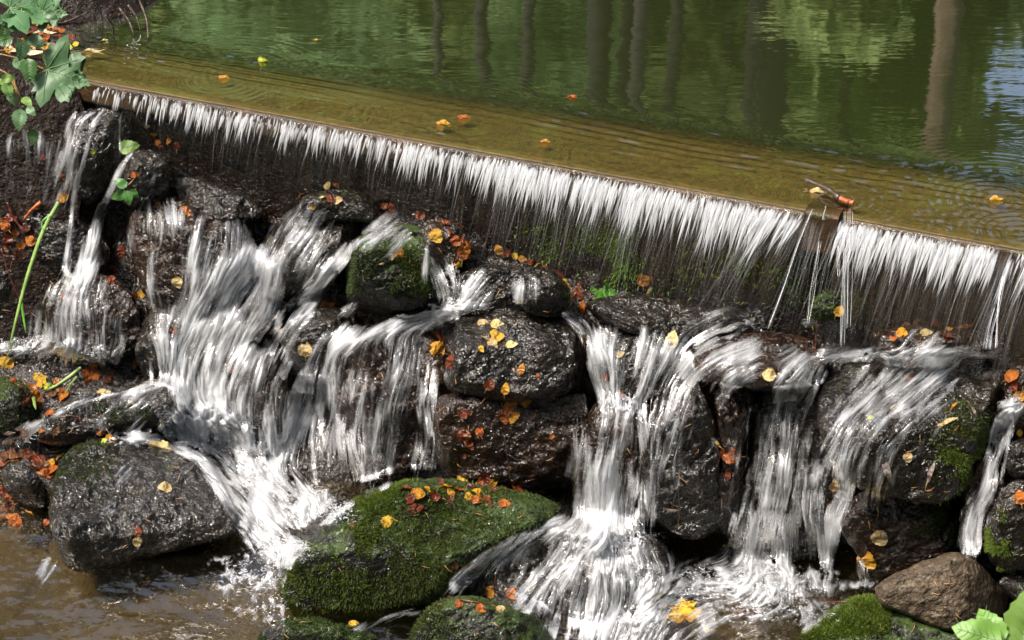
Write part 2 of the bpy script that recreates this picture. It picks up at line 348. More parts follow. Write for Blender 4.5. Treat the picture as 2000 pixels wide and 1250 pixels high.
# ------------------------------------------------------------ ground under the pond and behind the cascade
def sheet(name, xs, ys, zf, mat, label=None, kind='structure', **kw):
    gx, gy = np.meshgrid(xs, ys); V = np.stack([gx, gy, zf(gx, gy)], -1); return mk(name, V, gridfaces(len(ys), len(xs)), mat, kind=kind, **kw), V
b = N('murky_pond_bed'); p = b.pos
c = b.mix(b.ramp(b.noise(p, 1.2, 5, .6), [(.3, (0, 0, 0)), (.7, (1, 1, 1))]), (.018, .03, .006), (.045, .04, .012))
M['pondbed'] = b.done(b.n('BsdfPrincipled', {'Base Color': c, 'Roughness': .9}).outputs[0])
xs = np.concatenate([np.linspace(-60, -4, 15), np.linspace(-3.5, 3.5, 29), np.linspace(4, 60, 15)]); ys = np.concatenate([np.linspace(3.2, 8, 30), np.linspace(9, 120, 40)])
def bedz(x, y):
    q = np.stack([x, y, 0 * x], -1); o = (q - LA) @ Lout
    z = -.12 - .5 * np.clip((-o - SW) / .5, 0, 1)
    z = z + np.clip((y - 15.5 + .8 * np.sin(x * .4)) / 3, 0, 1) * 1.2 + np.clip((y - 18) / 60, 0, 1) * 6 + fbm(np.stack([x * .6, y * .6, 0 * x], -1), 3, 5) * .1 * np.clip(y - 9, 0, 1)
    z = np.where(o > -.25, -1.4, z)
    return z
sheet('ground', xs, ys, bedz, M['pondbed'])
# behind and under the cascade
gx = np.arange(-140, 2141, 12.0); gy = np.arange(120, 1331, 12.0); GX, GY = np.meshgrid(gx, gy)
tt = Vt(GX, GY) + .17; P = at_t(GX, GY, tt); P = P + (fbm(P * 9, 4, 11)[..., None]) * .05 * np.array([0, -1, .5]) + vnoise(P * 45, 12)[..., None] * .008 * np.array([0, -1, .5])
ov = (P - LA) @ Lout; pen = np.clip(-.03 - ov, 0, None); P = P + np.clip(pen, 0, 2)[..., None] * Lout
P[..., 2] = np.minimum(P[..., 2], -.13 + 0 * ov)
bedF = gridfaces(len(gy), len(gx)); mk('stream_bed', P, bedF, M['bed'], kind='structure'); solid(P, bedF)

# ------------------------------------------------------------ rocks
ROCKS = {}; RO = {}
def rock(key, label, outline, edge, top=(0, -.25), front=(0, .15), f=.0, mat='rock', rnd=.026, k=.008, amp=.010, extra=(), thick=.25, grp=None, deep=.16, nr=56, na=190, seed=None, facet=None):
    """outline: the stone's contour in photo px; edge: px point on the top/front arris. top=(nx, ny) of the upper face, front=(nx, nz) of the face below it"""
    RO[key] = outline
    seed = seed or len(ROCKS) * 7 + 3
    P2 = np.array(outline, float); P2 = np.concatenate([P2, P2[:1]])
    for _ in range(2):
        a = P2[:-1] * .75 + P2[1:] * .25; c_ = P2[:-1] * .25 + P2[1:] * .75
        P2 = np.stack([a, c_], 1).reshape(-1, 2); P2 = np.concatenate([P2, P2[:1]])
    cen = P2[:-1].mean(0); ang = np.arctan2(P2[:-1, 1] - cen[1], P2[:-1, 0] - cen[0]); rad = np.hypot(*(P2[:-1] - cen).T)
    o = np.argsort(ang); th = np.linspace(-np.pi, np.pi, na, endpoint=False)
    rr = np.interp(th, ang[o], rad[o], period=2 * np.pi)
    rr = rr * 1.02 * (1 + .022 * vnoise(np.stack([np.cos(th) * 4, np.sin(th) * 4, 0 * th + seed], -1), seed) + .012 * vnoise(np.stack([np.cos(th) * 13, np.sin(th) * 13, 0 * th + seed], -1), seed))
    rho = 1 - (1 - np.linspace(0, 1, nr)) ** 1.5
    px = cen[0] + rho[:, None] * rr * np.cos(th); py = cen[1] + rho[:, None] * rr * np.sin(th)
    t0 = float(Vt(*map(np.float64, edge))) - f; P0 = at_t(*map(np.float64, edge), np.float64(t0)); d = ray(px, py)
    planes = [((top[0], top[1], 1), P0), ((front[0], -1, front[1]), P0)]
    for (nx, ny, nz, ex, ey, dt) in extra: planes.append(((nx, ny, nz), at_t(np.float64(ex), np.float64(ey), np.float64(t0 + dt))))
    ts = []
    for n_, p_ in planes:
        n_ = np.array(n_, float); den = d @ n_; ts.append(np.where(den < -.02, ((p_ - O) @ n_) / np.minimum(den, -.02), -9))
    ts = np.array(ts); mx = ts.max(0); t = mx + k * np.log(np.exp(np.clip((ts - mx) / k, -40, 0)).sum(0))
    wpx = (1 - rho[:, None]) * rr * (t0 / FPX); q = np.clip(1 - wpx / rnd, 0, 1); t = t + rnd * 1.3 * (1 - np.sqrt(np.clip(1 - q ** 2, 0, 1)))
    lim = Vt(px, py) + deep; t = np.minimum(t, lim) - .03 * np.log1p(np.exp(-np.abs(t - lim) / .03))
    Pf = at_t(px, py, t)
    nb = 7; bk = []
    for i in range(1, nb + 1):
        r_ = math.cos(i / nb * math.pi / 2); bk.append(at_t(cen[0] + r_ * rr * np.cos(th), cen[1] + r_ * rr * np.sin(th), t[-1] * (r_) + (1 - r_) * t.mean() + thick * math.sin(i / nb * math.pi / 2)))
    V = np.concatenate([Pf, np.array(bk)]); Fc = gridfaces(len(V), na, True); V = V.reshape(-1, 3)
    rr_ = np.random.default_rng(seed * 31 + 5); cc = V.mean(0); sz = np.percentile(np.linalg.norm(V - cc, axis=1), 80)
    for _ in range(16):
        n_ = rr_.normal(size=3); n_[1] = -abs(n_[1]) * 1.2; n_[2] = n_[2] * .8 + .25; n_ /= np.linalg.norm(n_); pr = (V - cc) @ n_; h_ = pr.max() - rr_.uniform(.05, .24) * sz * (.85 if facet is None else facet); ex = np.clip(pr - h_, 0, None); V = V - n_ * (ex * .85)[:, None]
    dsp = (1 - np.abs(vnoise(V * 7, seed))) * .5 - .3 + .8 * fbm(V * 11, 5, seed) ; fine = fbm(V * 55, 4, seed + 4); mid = 1 - 2 * np.abs(fbm(V * 24, 3, seed + 9))
    nr_ = at_dir = -(V - O); nr_ = nr_ / np.linalg.norm(nr_, axis=1)[:, None] + np.array([0, 0, .4])
    V = V + nr_ * (dsp * amp * 2.6 + fine * amp * .5 + mid * amp * .45)[:, None]
    ob = mk('boulder' if max(rr) > 90 else 'rock', V, Fc, M[mat] if isinstance(mat, str) else mat, label, 'rock', grp)
    solid(V, Fc); ROCKS[key] = (ob, V, Fc, nr * na); return ob
rock('lt1', 'dark rock at the far left edge under the hanging sapling twigs', [(-60, 250), (20, 235), (110, 240), (150, 270), (155, 340), (120, 400), (60, 430), (-60, 430)], (60, 262), (0, -.1), (0, .3), -.02)
rock('lt2', 'tall black rock below the left weir end, a thin stream arching over it', [(128, 262), (160, 215), (210, 206), (250, 232), (278, 300), (240, 335), (222, 380), (180, 420), (145, 390), (125, 330)], (200, 250), (-.3, -.5), (.1, .15), .05, amp=.014)
rock('lt3', 'rounded grey rock with a green leaf sprig, near the left end of the weir', [(222, 340), (245, 302), (290, 290), (330, 318), (340, 362), (322, 392), (270, 410), (228, 390)], (285, 325), (-.1, -.45), (.05, .35), .07, 'rock_grey', rnd=.06)
rock('lt4', 'low dark rock beneath the rounded one, thin sheet of water on it', [(330, 350), (380, 345), (470, 372), (520, 410), (500, 450), (430, 440), (350, 400)], (430, 400), (0, -.2), (0, .3), .0)
rock('lm1', 'large brown rock with white water washing its crown, below the rounded rock', [(248, 425), (285, 392), (345, 380), (400, 395), (425, 425), (478, 432), (505, 470), (492, 545), (440, 610), (380, 640), (320, 620), (275, 570), (252, 500)], (350, 450), (-.1, -.4), (-.05, .35), .06, 'rock_brown', amp=.014)
rock('lm2', 'dark rock behind the reed blade, half under the left side cascade', [(60, 430), (130, 410), (205, 440), (220, 520), (180, 560), (100, 560), (60, 520)], (130, 450), (0, -.35), (0, .3), .0)
rock('ll1', 'dark rock at the left edge wrapped in wet brown leaves', [(-60, 440), (0, 410), (50, 430), (70, 500), (60, 560), (70, 620), (20, 670), (-60, 680)], (0, 500), (.1, -.3), (.1, .3), .03)
rock('lm3', 'broad wet rock under the left side cascade, water spilling down its face in threads', [(75, 590), (120, 550), (200, 530), (262, 575), (278, 640), (262, 690), (215, 715), (130, 710), (80, 680)], (170, 590), (0, -.4), (0, .25), .03, 'rock_brown')
rock('lm4', 'dark wet rock left of the main white cascade', [(268, 640), (300, 600), (370, 600), (425, 640), (405, 720), (350, 760), (290, 755), (262, 700)], (330, 650), (-.1, -.4), (0, .3), .03)
rock('ll2', 'moss-dark rock in the lower left with orange and green leaves lying above it', [(-60, 745), (20, 735), (70, 765), (90, 800), (60, 835), (-60, 850)], (20, 780), (0, -.35), (0, .3), .0, 'rock_moss')
rock('ll3', 'flat-topped dark rock with a narrow white rill running over it, left of the main cascade', [(48, 855), (90, 805), (150, 775), (230, 752), (300, 745), (345, 770), (345, 810), (300, 840), (230, 858), (160, 862), (100, 885), (58, 880)], (200, 825), (.02, -.22), (-.1, .2), .05, amp=.012)
rock('ll4', 'small angular black rock beside the pile of orange leaves at the left edge', [(0, 912), (40, 900), (82, 935), (100, 985), (60, 1000), (10, 965)], (45, 930), (0, -.4), (.1, .3), .03)
rock('lb1', 'large flat-topped wet black boulder standing in the brown pool at lower left', [(95, 960), (128, 890), (170, 862), (235, 855), (330, 875), (400, 905), (440, 960), (468, 1015), (470, 1042), (400, 1062), (300, 1085), (205, 1112), (145, 1122), (112, 1085), (98, 1030)], (300, 1035), (.10, -.14), (.22, .02), .10, amp=.012, k=.014, deep=.4, facet=.3)
rock('bk1', 'low dark rock just behind the water curtain foot, left of centre', [(555, 410), (610, 378), (700, 372), (752, 395), (745, 430), (640, 445)], (650, 405), (0, -.15), (0, .2), .0)
rock('cm1', 'smooth grey-brown rock, water combed over its top, one narrow yellow leaf', [(500, 510), (520, 455), (560, 425), (620, 416), (685, 424), (705, 450), (692, 495), (645, 535), (610, 565), (560, 575), (515, 560)], (600, 500), (-.25, -.45), (-.1, .25), .05, 'rock_grey', rnd=.05, k=.03)
rock('cm2', 'blocky moss-edged boulder with dark underside, two small yellow leaves on its flat top', [(655, 530), (662, 500), (705, 465), (725, 442), (785, 434), (832, 452), (852, 480), (872, 530), (850, 582), (790, 612), (720, 614), (672, 595), (657, 562)], (750, 520), (0, -.28), (.05, -.15), .08, 'rock_moss', amp=.012, k=.008)
rock('cm3', 'rounded wet rock carrying a pale leaf, between two falling veils left of centre', [(542, 655), (572, 622), (630, 600), (682, 606), (705, 635), (692, 680), (655, 725), (610, 745), (570, 718), (548, 685)], (610, 650), (-.1, -.4), (0, .3), .07, rnd=.06)
rock('cm4', 'wide dark rock under the veil of water left of the central boulder', [(655, 700), (690, 650), (770, 632), (850, 648), (885, 690), (875, 770), (850, 850), (845, 905), (780, 950), (700, 940), (648, 905), (640, 800)], (760, 700), (-.05, -.3), (.02, .12), .02, 'rock_brown', amp=.014)
rock('cm5', 'dark rock between the main cascade and the middle veil', [(430, 765), (480, 682), (545, 690), (570, 760), (560, 840), (500, 890), (440, 830)], (490, 730), (0, -.4), (0, .25), .03, 'rock_brown')
rock('cm6', 'small dark rock half covered by the cascade below the smooth grey one', [(470, 590), (510, 560), (560, 570), (560, 620), (520, 660), (480, 650)], (515, 600), (0, -.3), (0, .2), .0)
rock('cb1', 'dark rock ledge where the short white fall drops above the central boulder', [(860, 560), (905, 530), (980, 520), (1060, 535), (1075, 590), (1000, 625), (900, 625), (860, 600)], (970, 548), (0, -.2), (0, .15), .02)
rock('cb2', 'black rounded rock behind the central boulder, next to a line of floating orange leaves', [(1000, 545), (1030, 520), (1085, 530), (1120, 565), (1115, 615), (1060, 622), (1010, 600)], (1075, 560), (.2, -.3), (.1, .2), .06)
rock('cb3', 'rock under the clear bulge of water holding a yellow leaf beside the weir foot', [(815, 450), (850, 425), (900, 440), (925, 490), (890, 540), (850, 520)], (865, 462), (0, -.3), (0, .3), .02, 'rock_brown')
rock('c1', 'large central boulder with six yellow and pale leaves on its flat top', [(882, 700), (888, 645), (905, 612), (950, 596), (1010, 590), (1065, 598), (1100, 622), (1128, 655), (1145, 700), (1147, 742), (1132, 768), (1080, 778), (1000, 786), (930, 780), (880, 768), (862, 745)], (1000, 700), (.0, -.10), (0, .22), .10, 'rock', amp=.010, k=.022, deep=.4)
rock('c2', 'dark red-brown block under the central boulder speckled with droplets', [(838, 800), (870, 768), (1000, 772), (1140, 768), (1165, 800), (1168, 860), (1152, 935), (1110, 965), (1000, 962), (900, 942), (848, 925), (832, 860)], (1000, 800), (0, -.2), (0, .1), .03, 'rock_brown', amp=.013)
rock('m1', 'big green mossy boulder in the foreground with red and orange leaves along its back', [(556, 1160), (566, 1115), (610, 1055), (660, 1010), (720, 965), (772, 946), (860, 940), (960, 952), (1060, 972), (1088, 1000), (1060, 1025), (990, 1050), (920, 1090), (880, 1130), (860, 1168), (800, 1190), (700, 1210), (625, 1220), (578, 1205)], (700, 1075), (.05, -.42), (-.08, .14), .24, 'rock_moss', k=.04, rnd=.05, amp=.012, deep=.4, facet=.12)
rock('m2', 'dark mossy boulder cut by the bottom edge right of the big mossy one', [(795, 1290), (808, 1225), (850, 1178), (900, 1162), (980, 1180), (1045, 1205), (1080, 1245), (1090, 1330), (800, 1340)], (930, 1215), (.0, -.35), (0, .2), .24, 'rock_moss', rnd=.07, k=.03)
rock('m3', 'low mossy rock at the bottom edge in front of the big mossy boulder', [(480, 1265), (525, 1215), (600, 1208), (670, 1228), (740, 1242), (760, 1300), (620, 1340), (480, 1320)], (600, 1235), (0, -.3), (0, .3), .17, 'rock_moss')
rock('fan', 'low rounded rock covered by the fan of white water at bottom centre', [(862, 1160), (900, 1105), (960, 1060), (1040, 1022), (1120, 1010), (1290, 1050), (1325, 1110), (1290, 1180), (1240, 1260), (1190, 1330), (1060, 1330), (1050, 1225), (980, 1190)], (1130, 1110), (-.05, -.36), (0, .5), .10, 'rock_grey', rnd=.03, k=.06, amp=.02)
rock('r0', 'sloping slab with a smooth sheet of water, right of the central boulder', [(1150, 655), (1190, 635), (1270, 642), (1340, 672), (1360, 720), (1320, 760), (1250, 790), (1190, 780), (1155, 730)], (1240, 700), (-.2, -.45), (-.1, .35), .0, 'rock', k=.03)
rock('r1', 'wide flat ledge of brown stone right of centre, one round pale leaf on it', [(1340, 700), (1400, 662), (1500, 648), (1590, 665), (1625, 700), (1600, 745), (1540, 770), (1480, 765), (1400, 752), (1350, 745)], (1450, 725), (0, -.12), (0, .3), .04, 'rock_brown')
rock('r2', 'tall dark bumpy rock face streaked with thin water, right of the central white fall', [(1238, 890), (1262, 800), (1300, 752), (1355, 742), (1392, 760), (1405, 840), (1400, 960), (1420, 1040), (1340, 1062), (1260, 1050), (1240, 980)], (1310, 800), (-.15, -.5), (-.1, .22), .03, amp=.016)
rock('r3', 'dark brown rock face behind the orange leaf, left of the right-hand fall', [(1395, 745), (1470, 740), (1500, 780), (1480, 860), (1462, 960), (1440, 1060), (1400, 1065), (1385, 960), (1412, 900), (1400, 830)], (1440, 765), (0, -.3), (.1, .1), .0, 'rock_brown', amp=.018)
rock('r3b', 'dark rock wall hidden behind the tall right-hand white fall', [(1470, 760), (1560, 740), (1640, 780), (1660, 900), (1650, 1040), (1600, 1110), (1480, 1110), (1440, 1060), (1460, 940)], (1550, 775), (0, -.3), (0, .08), -.02, 'rock', amp=.016)
rock('r4', 'big rectangular slab at right with water combed across its top and moss on its corner', [(1592, 790), (1622, 725), (1700, 692), (1850, 680), (1958, 685), (1972, 720), (1945, 790), (1922, 870), (1890, 965), (1840, 985), (1700, 965), (1640, 935), (1598, 880)], (1760, 845), (-.08, -.16), (-.02, .12), .11, 'rock', amp=.010, k=.014, extra=[(1, -.55, .25, 1915, 850, 0)], deep=.4, facet=.35)
rock('r5', 'dark brown rock below the big right-hand slab, two leaves stuck on its wet face', [(1640, 985), (1700, 955), (1800, 965), (1862, 985), (1885, 1035), (1868, 1095), (1790, 1135), (1700, 1130), (1650, 1070)], (1750, 990), (0, -.35), (0, .18), .03, 'rock_brown', amp=.012)
rock('w1', 'dark rock buried under the tall central white fall', [(1150, 790), (1200, 772), (1245, 790), (1262, 900), (1262, 1050), (1110, 1050), (1125, 900)], (1195, 800), (0, -.3), (0, .12), .05, 'rock_brown')
rock('w2', 'dark rock buried under the thickest part of the left white cascade', [(325, 680), (380, 610), (450, 600), (500, 650), (470, 760), (470, 850), (350, 850), (320, 770)], (410, 640), (0, -.5), (0, .3), .03, 'rock_brown')
rock('w3', 'dark rock buried under the small fall at the right edge', [(1915, 890), (1965, 880), (1965, 960), (1930, 1100), (1865, 1095), (1880, 1000)], (1935, 900), (0, -.4), (0, .12), .03, 'rock_brown')
rock('r6', 'small mossy rock behind the gap in the curtain, pale leaf beside it', [(1580, 606), (1592, 580), (1650, 568), (1700, 590), (1690, 622), (1640, 632), (1590, 628)], (1640, 590), (0, -.3), (0, .3), .02, 'rock_moss')
rock('r7', 'upright grey stone with a green moss stripe at the right edge', [(1925, 1090), (1932, 1000), (1962, 948), (2000, 935), (2070, 930), (2080, 1100), (2000, 1118), (1945, 1115)], (1985, 960), (-.1, -.4), (.05, .15), .12, 'rock_grey')
rock('r8', 'small dark mossy stone at the right edge above the upright grey one', [(1955, 905), (1972, 865), (2010, 850), (2080, 850), (2080, 940), (1990, 945)], (2000, 880), (0, -.4), (0, .2), .06, 'rock')
rock('r10', 'small round stone at the right edge under the upright grey one', [(1945, 1140), (1975, 1120), (2010, 1112), (2080, 1120), (2080, 1200), (1985, 1185)], (1995, 1140), (0, -.4), (0, .2), .10, 'rock_grey')
rock('r11', 'mossy slab sloping down at the bottom right corner under the dry brown rock', [(1535, 1290), (1570, 1240), (1620, 1200), (1690, 1165), (1730, 1180), (1840, 1232), (1900, 1260), (1960, 1340), (1600, 1350)], (1800, 1270), (-.15, -.12), (0, .3), .12, 'rock_moss', k=.03, deep=.5)
rock('r12', 'dry brown angular rock without moss in the bottom right corner', [(1706, 1152), (1735, 1128), (1800, 1100), (1862, 1076), (1905, 1092), (1945, 1140), (1975, 1168), (1962, 1200), (1905, 1230), (1850, 1238), (1765, 1200), (1715, 1180)], (1850, 1130), (-.15, -.55), (-.25, .35), .17, 'rock_dry', rnd=.03, k=.01, extra=[(.9, -.8, .35, 1890, 1130, 0)], amp=.006, facet=.4)
rock('r9', 'dark rock in the corner behind the curtain at the right edge', [(1960, 730), (2000, 700), (2080, 700), (2080, 850), (2000, 850), (1965, 800)], (2010, 760), (0, -.3), (0, .2), -.05, 'rock_brown')
rock('bk2', 'dark ledge stone at the weir foot in front of the hanging moss', [(1120, 600), (1200, 575), (1330, 590), (1430, 610), (1500, 640), (1400, 668), (1330, 672), (1200, 645)], (1300, 630), (0, -.12), (0, .3), .0, 'rock')
rock('bk3', 'dark stone behind the right curtain, leaves caught on it', [(1690, 650), (1760, 640), (1880, 645), (1950, 660), (1940, 700), (1800, 700), (1700, 690)], (1810, 672), (0, -.12), (0, .3), .0, 'rock_brown')

# ------------------------------------------------------------ left bank
xs = np.linspace(-2.6, 0, 70); ys = np.linspace(4.3, 9, 90)
bx, by = np.meshgrid(np.linspace(0, 1, 70), np.linspace(0, 1, 80))
LBp = np.array([at_z(60, 140, 0), at_z(120, 95, 0), at_z(170, 55, 0), at_z(235, 20, 0), at_z(330, -40, 0), at_z(420, -120, 0)])
def bank(u, v):
    k = v * (len(LBp) - 1); sh = np.stack([np.interp(k, range(len(LBp)), LBp[:, c]) for c in range(3)], -1)
    p = sh + np.array([-1.0, -.0, 0]) * (u * 2.2 - .12)[..., None]
    p[..., 2] = -.06 + .24 * np.clip(u * 2.2, 0, 1) ** .8 + .9 * np.clip(u - .2, 0, 1) + (v > .5) * .1 * np.clip(u * 10, 0, 1)
    p[..., 2] += fbm(p * 5, 4, 31) * .05 + fbm(p * 22, 3, 33) * .012
    return p
BK = bank(bx, by); fr = np.linspace(0, 1, 14)[1:, None, None]
ft = BK[0][None] + fr * np.array([0, -.35, -1.0]) + fbm((BK[0][None] + fr) * 8, 3, 35)[..., None] * .04
BK = np.concatenate([ft[::-1], BK]); bkF = gridfaces(*BK.shape[:2]); mk('bank_ground', BK, bkF, M['soil'], kind='structure'); solid(BK, bkF)
rock('bs', 'dark shelf of rock at the left edge just below the weir end', [(-60, 190), (60, 170), (165, 160), (240, 180), (230, 215), (160, 240), (80, 250), (-60, 255)], (80, 240), (0, -.05), (0, .2), -.0, 'rock', deep=.3)

# ------------------------------------------------------------ water surfaces: pond over the sill, lower pool
ns, no = 900, 150
sg = np.linspace(-.9, LLEN + 1.2, ns); og = np.concatenate([np.linspace(.026, .0, 6), -np.linspace(.004, .5, 150), -np.linspace(.51, 2.2, 70)])
S_, O_ = np.meshgrid(sg, og); P = LA + S_[..., None] * Ldir + O_[..., None] * Lout
sw = SW + (SW2 - SW) * np.clip(S_ / LLEN, 0, 1); q = -O_
z = -.0035 * (1 - np.clip((q - sw + .03) / .10, 0, 1)) ** 1.5 - .002 * np.clip(1 - q / .12, 0, 1)
z = z - .0008 * np.clip(O_ / .026, 0, 1) ** 2 + .0003 * np.clip(1 - np.abs(O_ - .012) / .02, 0, 1) * vnoise(np.stack([S_ * 60, 0 * q, 0 * q], -1), 48)
on = np.clip(1 - np.abs(q - sw * .62) / (sw * .42), 0, 1)
amp = .0013 * (.35 + .65 * np.clip(fbm(np.stack([S_ * 2.2, q * 3, 0 * q], -1), 2, 41) + .5, 0, 1))
z = z + amp * on * np.sin(q * (1 + .25 * fbm(np.stack([S_ * 1.1, q * 0, 0 * q], -1), 2, 49)) * 2 * np.pi / .035 + 5 * fbm(np.stack([S_ * 2.0, q * 2, 0 * q], -1), 2, 42) + S_ * 2.0)
z = z + .0006 * np.exp(-((q - sw) / .022) ** 2) * vnoise(np.stack([S_ * 62, q * 90, 0 * q], -1), 43) * 2
for (rx, ry, am) in ((1640, 385, .0011), (1945, 388, .0012), (1990, 450, .0014), (905, 229, .0006), (430, 152, .0005), (1200, 300, .0006)):   # ripple rings round things on the surface
    c0 = at_z(rx, ry, 0); dd = np.hypot(P[..., 0] - c0[0], P[..., 1] - c0[1]); z = z + am * np.exp(-dd / .09) * np.sin(dd * 2 * np.pi / .022)
z = z + .0006 * np.clip(q < sw, 0, 1) * np.clip(fbm(np.stack([S_ * 3, q * 6, 0 * q], -1), 2, 46) * 2 + .6 + .5 * (S_ / LLEN), 0, 2) * vnoise(np.stack([S_ * 34, q * 90, 0 * q], -1), 44)
z = z + .0002 * fbm(np.stack([P[..., 0] * 9, P[..., 1] * 16, 0 * z], -1), 2, 45)
P[..., 2] = z
M['sillwater'] = water_mat('pond_and_sill_water', (.9, .88, .70), 4.0, [(5, .3, 0, .02, .02, 3), (34, .3, 0, .06, .004, 2)], ((.016, .020, .006), .9), True)
fac = gridfaces(len(og), ns)
qc = (q - sw)[:-1, :-1].ravel()
mk('water', P, fac, M['sillwater'], kind='structure', attr={'deep': (np.clip((q - sw + .075) / .10, 0, 1) ** 1.2).ravel()})
# rest of the pond
ysf = np.concatenate([[0], np.geomspace(.2, 1, 60) * 1.0])
A0 = LA - .9 * Ldir - 2.2 * Lout; B0 = LA + (LLEN + 1.2) * Ldir - 2.2 * Lout
gxx = np.linspace(0, 1, 120); rows = []
for k in np.linspace(0, 1, 60):
    l = A0 + gxx[:, None] * (B0 - A0); far = np.stack([-26 + gxx * 60, 19 + 0 * gxx, 0 * gxx], -1); rows.append(l * (1 - k) + far * k)
Pp = np.array(rows); Pp[..., 2] = P[-1, :, 2].mean(); mk('water', Pp, gridfaces(60, 120), M['pond'], kind='structure')
# lower pool
nx, ny = 330, 200; gx2, gy2 = np.meshgrid(np.linspace(-1.75, 1.6, nx), np.linspace(2.9, 4.7, ny))
zz = -.9 + .008 * fbm(np.stack([gx2 * 5, gy2 * 8, 0 * gx2], -1), 3, 51) + .003 * fbm(np.stack([gx2 * 26, gy2 * 36, 0 * gx2], -1), 3, 52)
for (fx, fy, am, rd) in ((560, 1075, .035, .10), (1480, 1140, .03, .16), (1190, 1070, .02, .12), (640, 1000, .03, .1)):
    c0 = at_z(fx, fy, -.9); dd = np.hypot(gx2 - c0[0], gy2 - c0[1]); zz = zz + am * np.exp(-(dd / rd) ** 2) * (.6 + .8 * fbm(np.stack([gx2 * 18, gy2 * 18, 0 * gx2], -1), 3, 53))
PW = np.stack([gx2, gy2, zz], -1); pwF = gridfaces(ny, nx); mk('water', PW, pwF, M['pool'], kind='structure'); solid(PW, pwF)
b = N('sandy_pool_bed'); p = b.pos
c = b.mix(b.ramp(b.noise(p, 5, 4, .55), [(.38, (0, 0, 0)), (.62, (1, 1, 1))]), (.010, .009, .004), (.055, .042, .014))
c = b.mix(b.maprange(b.n('TexVoronoi', {'Vector': p, 'Scale': 9.0}).outputs[0], .1, .5), c, (.05, .036, .014))
M['sand'] = b.done(b.n('BsdfPrincipled', {'Base Color': c, 'Roughness': .8, 'Normal': b.bump(b.noise(p, 22, 5, .6), .6, .03)}).outputs[0])
gx3, gy3 = np.meshgrid(np.linspace(-2.2, 2.0, 120), np.linspace(2.6, 4.8, 90)); st = np.stack([gx3, gy3, 0 * gx3], -1)
z3 = -1.0 + .05 * (fbm(st * 3.2, 3, 61)) + .05 * np.clip(1 - np.hypot(gx3 - at_z(270, 1245, -.96)[0], (gy3 - at_z(270, 1245, -.96)[1])) / .16, 0, 1)
mk('pool_floor', np.stack([gx3, gy3, z3], -1), gridfaces(90, 120), M['sand'], kind='structure')

# ------------------------------------------------------------ depth map of what stands so far, seen along the photo's rays
SV, SF = [], []; off = 0
for V_, F_ in SOLID:
    SV.append(V_); SF.append(F_ + off); off += len(V_)
SV = np.concatenate(SV); tris = []
for F_ in SF: tris.append(F_[:, [0, 1, 2]]); tris.append(F_[:, [0, 2, 3]])
tris = np.concatenate(tris); tris = tris[(tris[:, 0] != tris[:, 1]) & (tris[:, 1] != tris[:, 2]) & (tris[:, 0] != tris[:, 2])]
bvh = BVHTree.FromPolygons(SV.tolist(), tris.tolist())
DX = np.arange(-60, 2061, 4.0); DY = np.arange(60, 1301, 4.0)
gxd, gyd = np.meshgrid(DX, DY); RD = ray(gxd, gyd); D = Vt(gxd, gyd) + .1
Ov = Vector(O); hit = D.copy()
RL = np.linalg.norm(RD, axis=-1)
for j in range(D.shape[0]):
    for i in range(D.shape[1]):
        r_ = bvh.ray_cast(Ov, Vector(RD[j, i]))
        if r_[0] is not None: hit[j, i] = r_[3] / RL[j, i]
D = hit
def minf(A, r):
    for ax in (0, 1):
        B = A.copy()
        for k in range(-r, r + 1): B = np.minimum(B, np.roll(A, k, ax))
        A = B
    return A
def blur(A, r):
    for ax in (0, 1):
        A = sum(np.roll(A, k, ax) * (r + 1 - abs(k)) for k in range(-r, r + 1)) / (r + 1) ** 2
    return A
Dw = np.minimum(blur(minf(D, 3), 4), D) - .003
Dn = blur(D, 3); PN = at_t(gxd, gyd, Dn)
NX = np.cross(np.gradient(PN, axis=1), np.gradient(PN, axis=0)); NX /= np.linalg.norm(NX, axis=-1)[..., None] + 1e-12
NX[(NX * RD).sum(-1) > 0] *= -1
def depth(x, y, water=False): return lerp2(Dw if water else D, DX, DY, x, y)
def normal(x, y):
    n = NX[int(np.clip((y - DY[0]) / 4, 0, len(DY) - 1)), int(np.clip((x - DX[0]) / 4, 0, len(DX) - 1))]; return n

# ------------------------------------------------------------ moss: tufts of tiny blades on a surface
def tuft_mesh(Pts, Nrm, L=.010, Wd=.0016, lean=.7):
    n = len(Pts); r = rng.normal(size=(n, 3)); r -= (r * Nrm).sum(1)[:, None] * Nrm * .5
    d = Nrm + r * lean * .6 + np.array([0, 0, -.15]); d /= np.linalg.norm(d, axis=1)[:, None]
    s = np.cross(d, rng.normal(size=(n, 3))); s /= np.linalg.norm(s, axis=1)[:, None]
    Ls = (L * rng.uniform(.5, 1.3, n))[:, None]; W_ = Wd * rng.uniform(.6, 1.4, n)[:, None]
    V = np.stack([Pts - s * W_ - Nrm * .002, Pts + s * W_ - Nrm * .002, Pts + d * Ls + s * W_ * .2, Pts + d * Ls - s * W_ * .2], 1)
    return V.reshape(-1, 3), np.arange(4 * n).reshape(n, 4)
def surf_pts(V, Fc, n, keep):
    A, B_, C_ = V[Fc[:, 0]], V[Fc[:, 1]], V[Fc[:, 3]]; nn = np.cross(B_ - A, C_ - A); ar = np.linalg.norm(nn, axis=1); nn = nn / (ar[:, None] + 1e-12)
    cen = (A + B_ + C_) / 3; fl = (nn * (cen - O)).sum(1) > 0; nn[fl] *= -1
    pr = ar * keep(cen, nn); pr = pr / pr.sum(); i = rng.choice(len(Fc), n, p=pr); u = rng.random((n, 2))
    P = A[i] + u[:, :1] * (B_ - A)[i] + u[:, 1:] * (C_ - A)[i]; return P, nn[i]
def to_px(P):
    d = P - O; t = d @ F; return 1000 + (d @ X) / t * FPX, 625 - (d @ U) / t * FPX
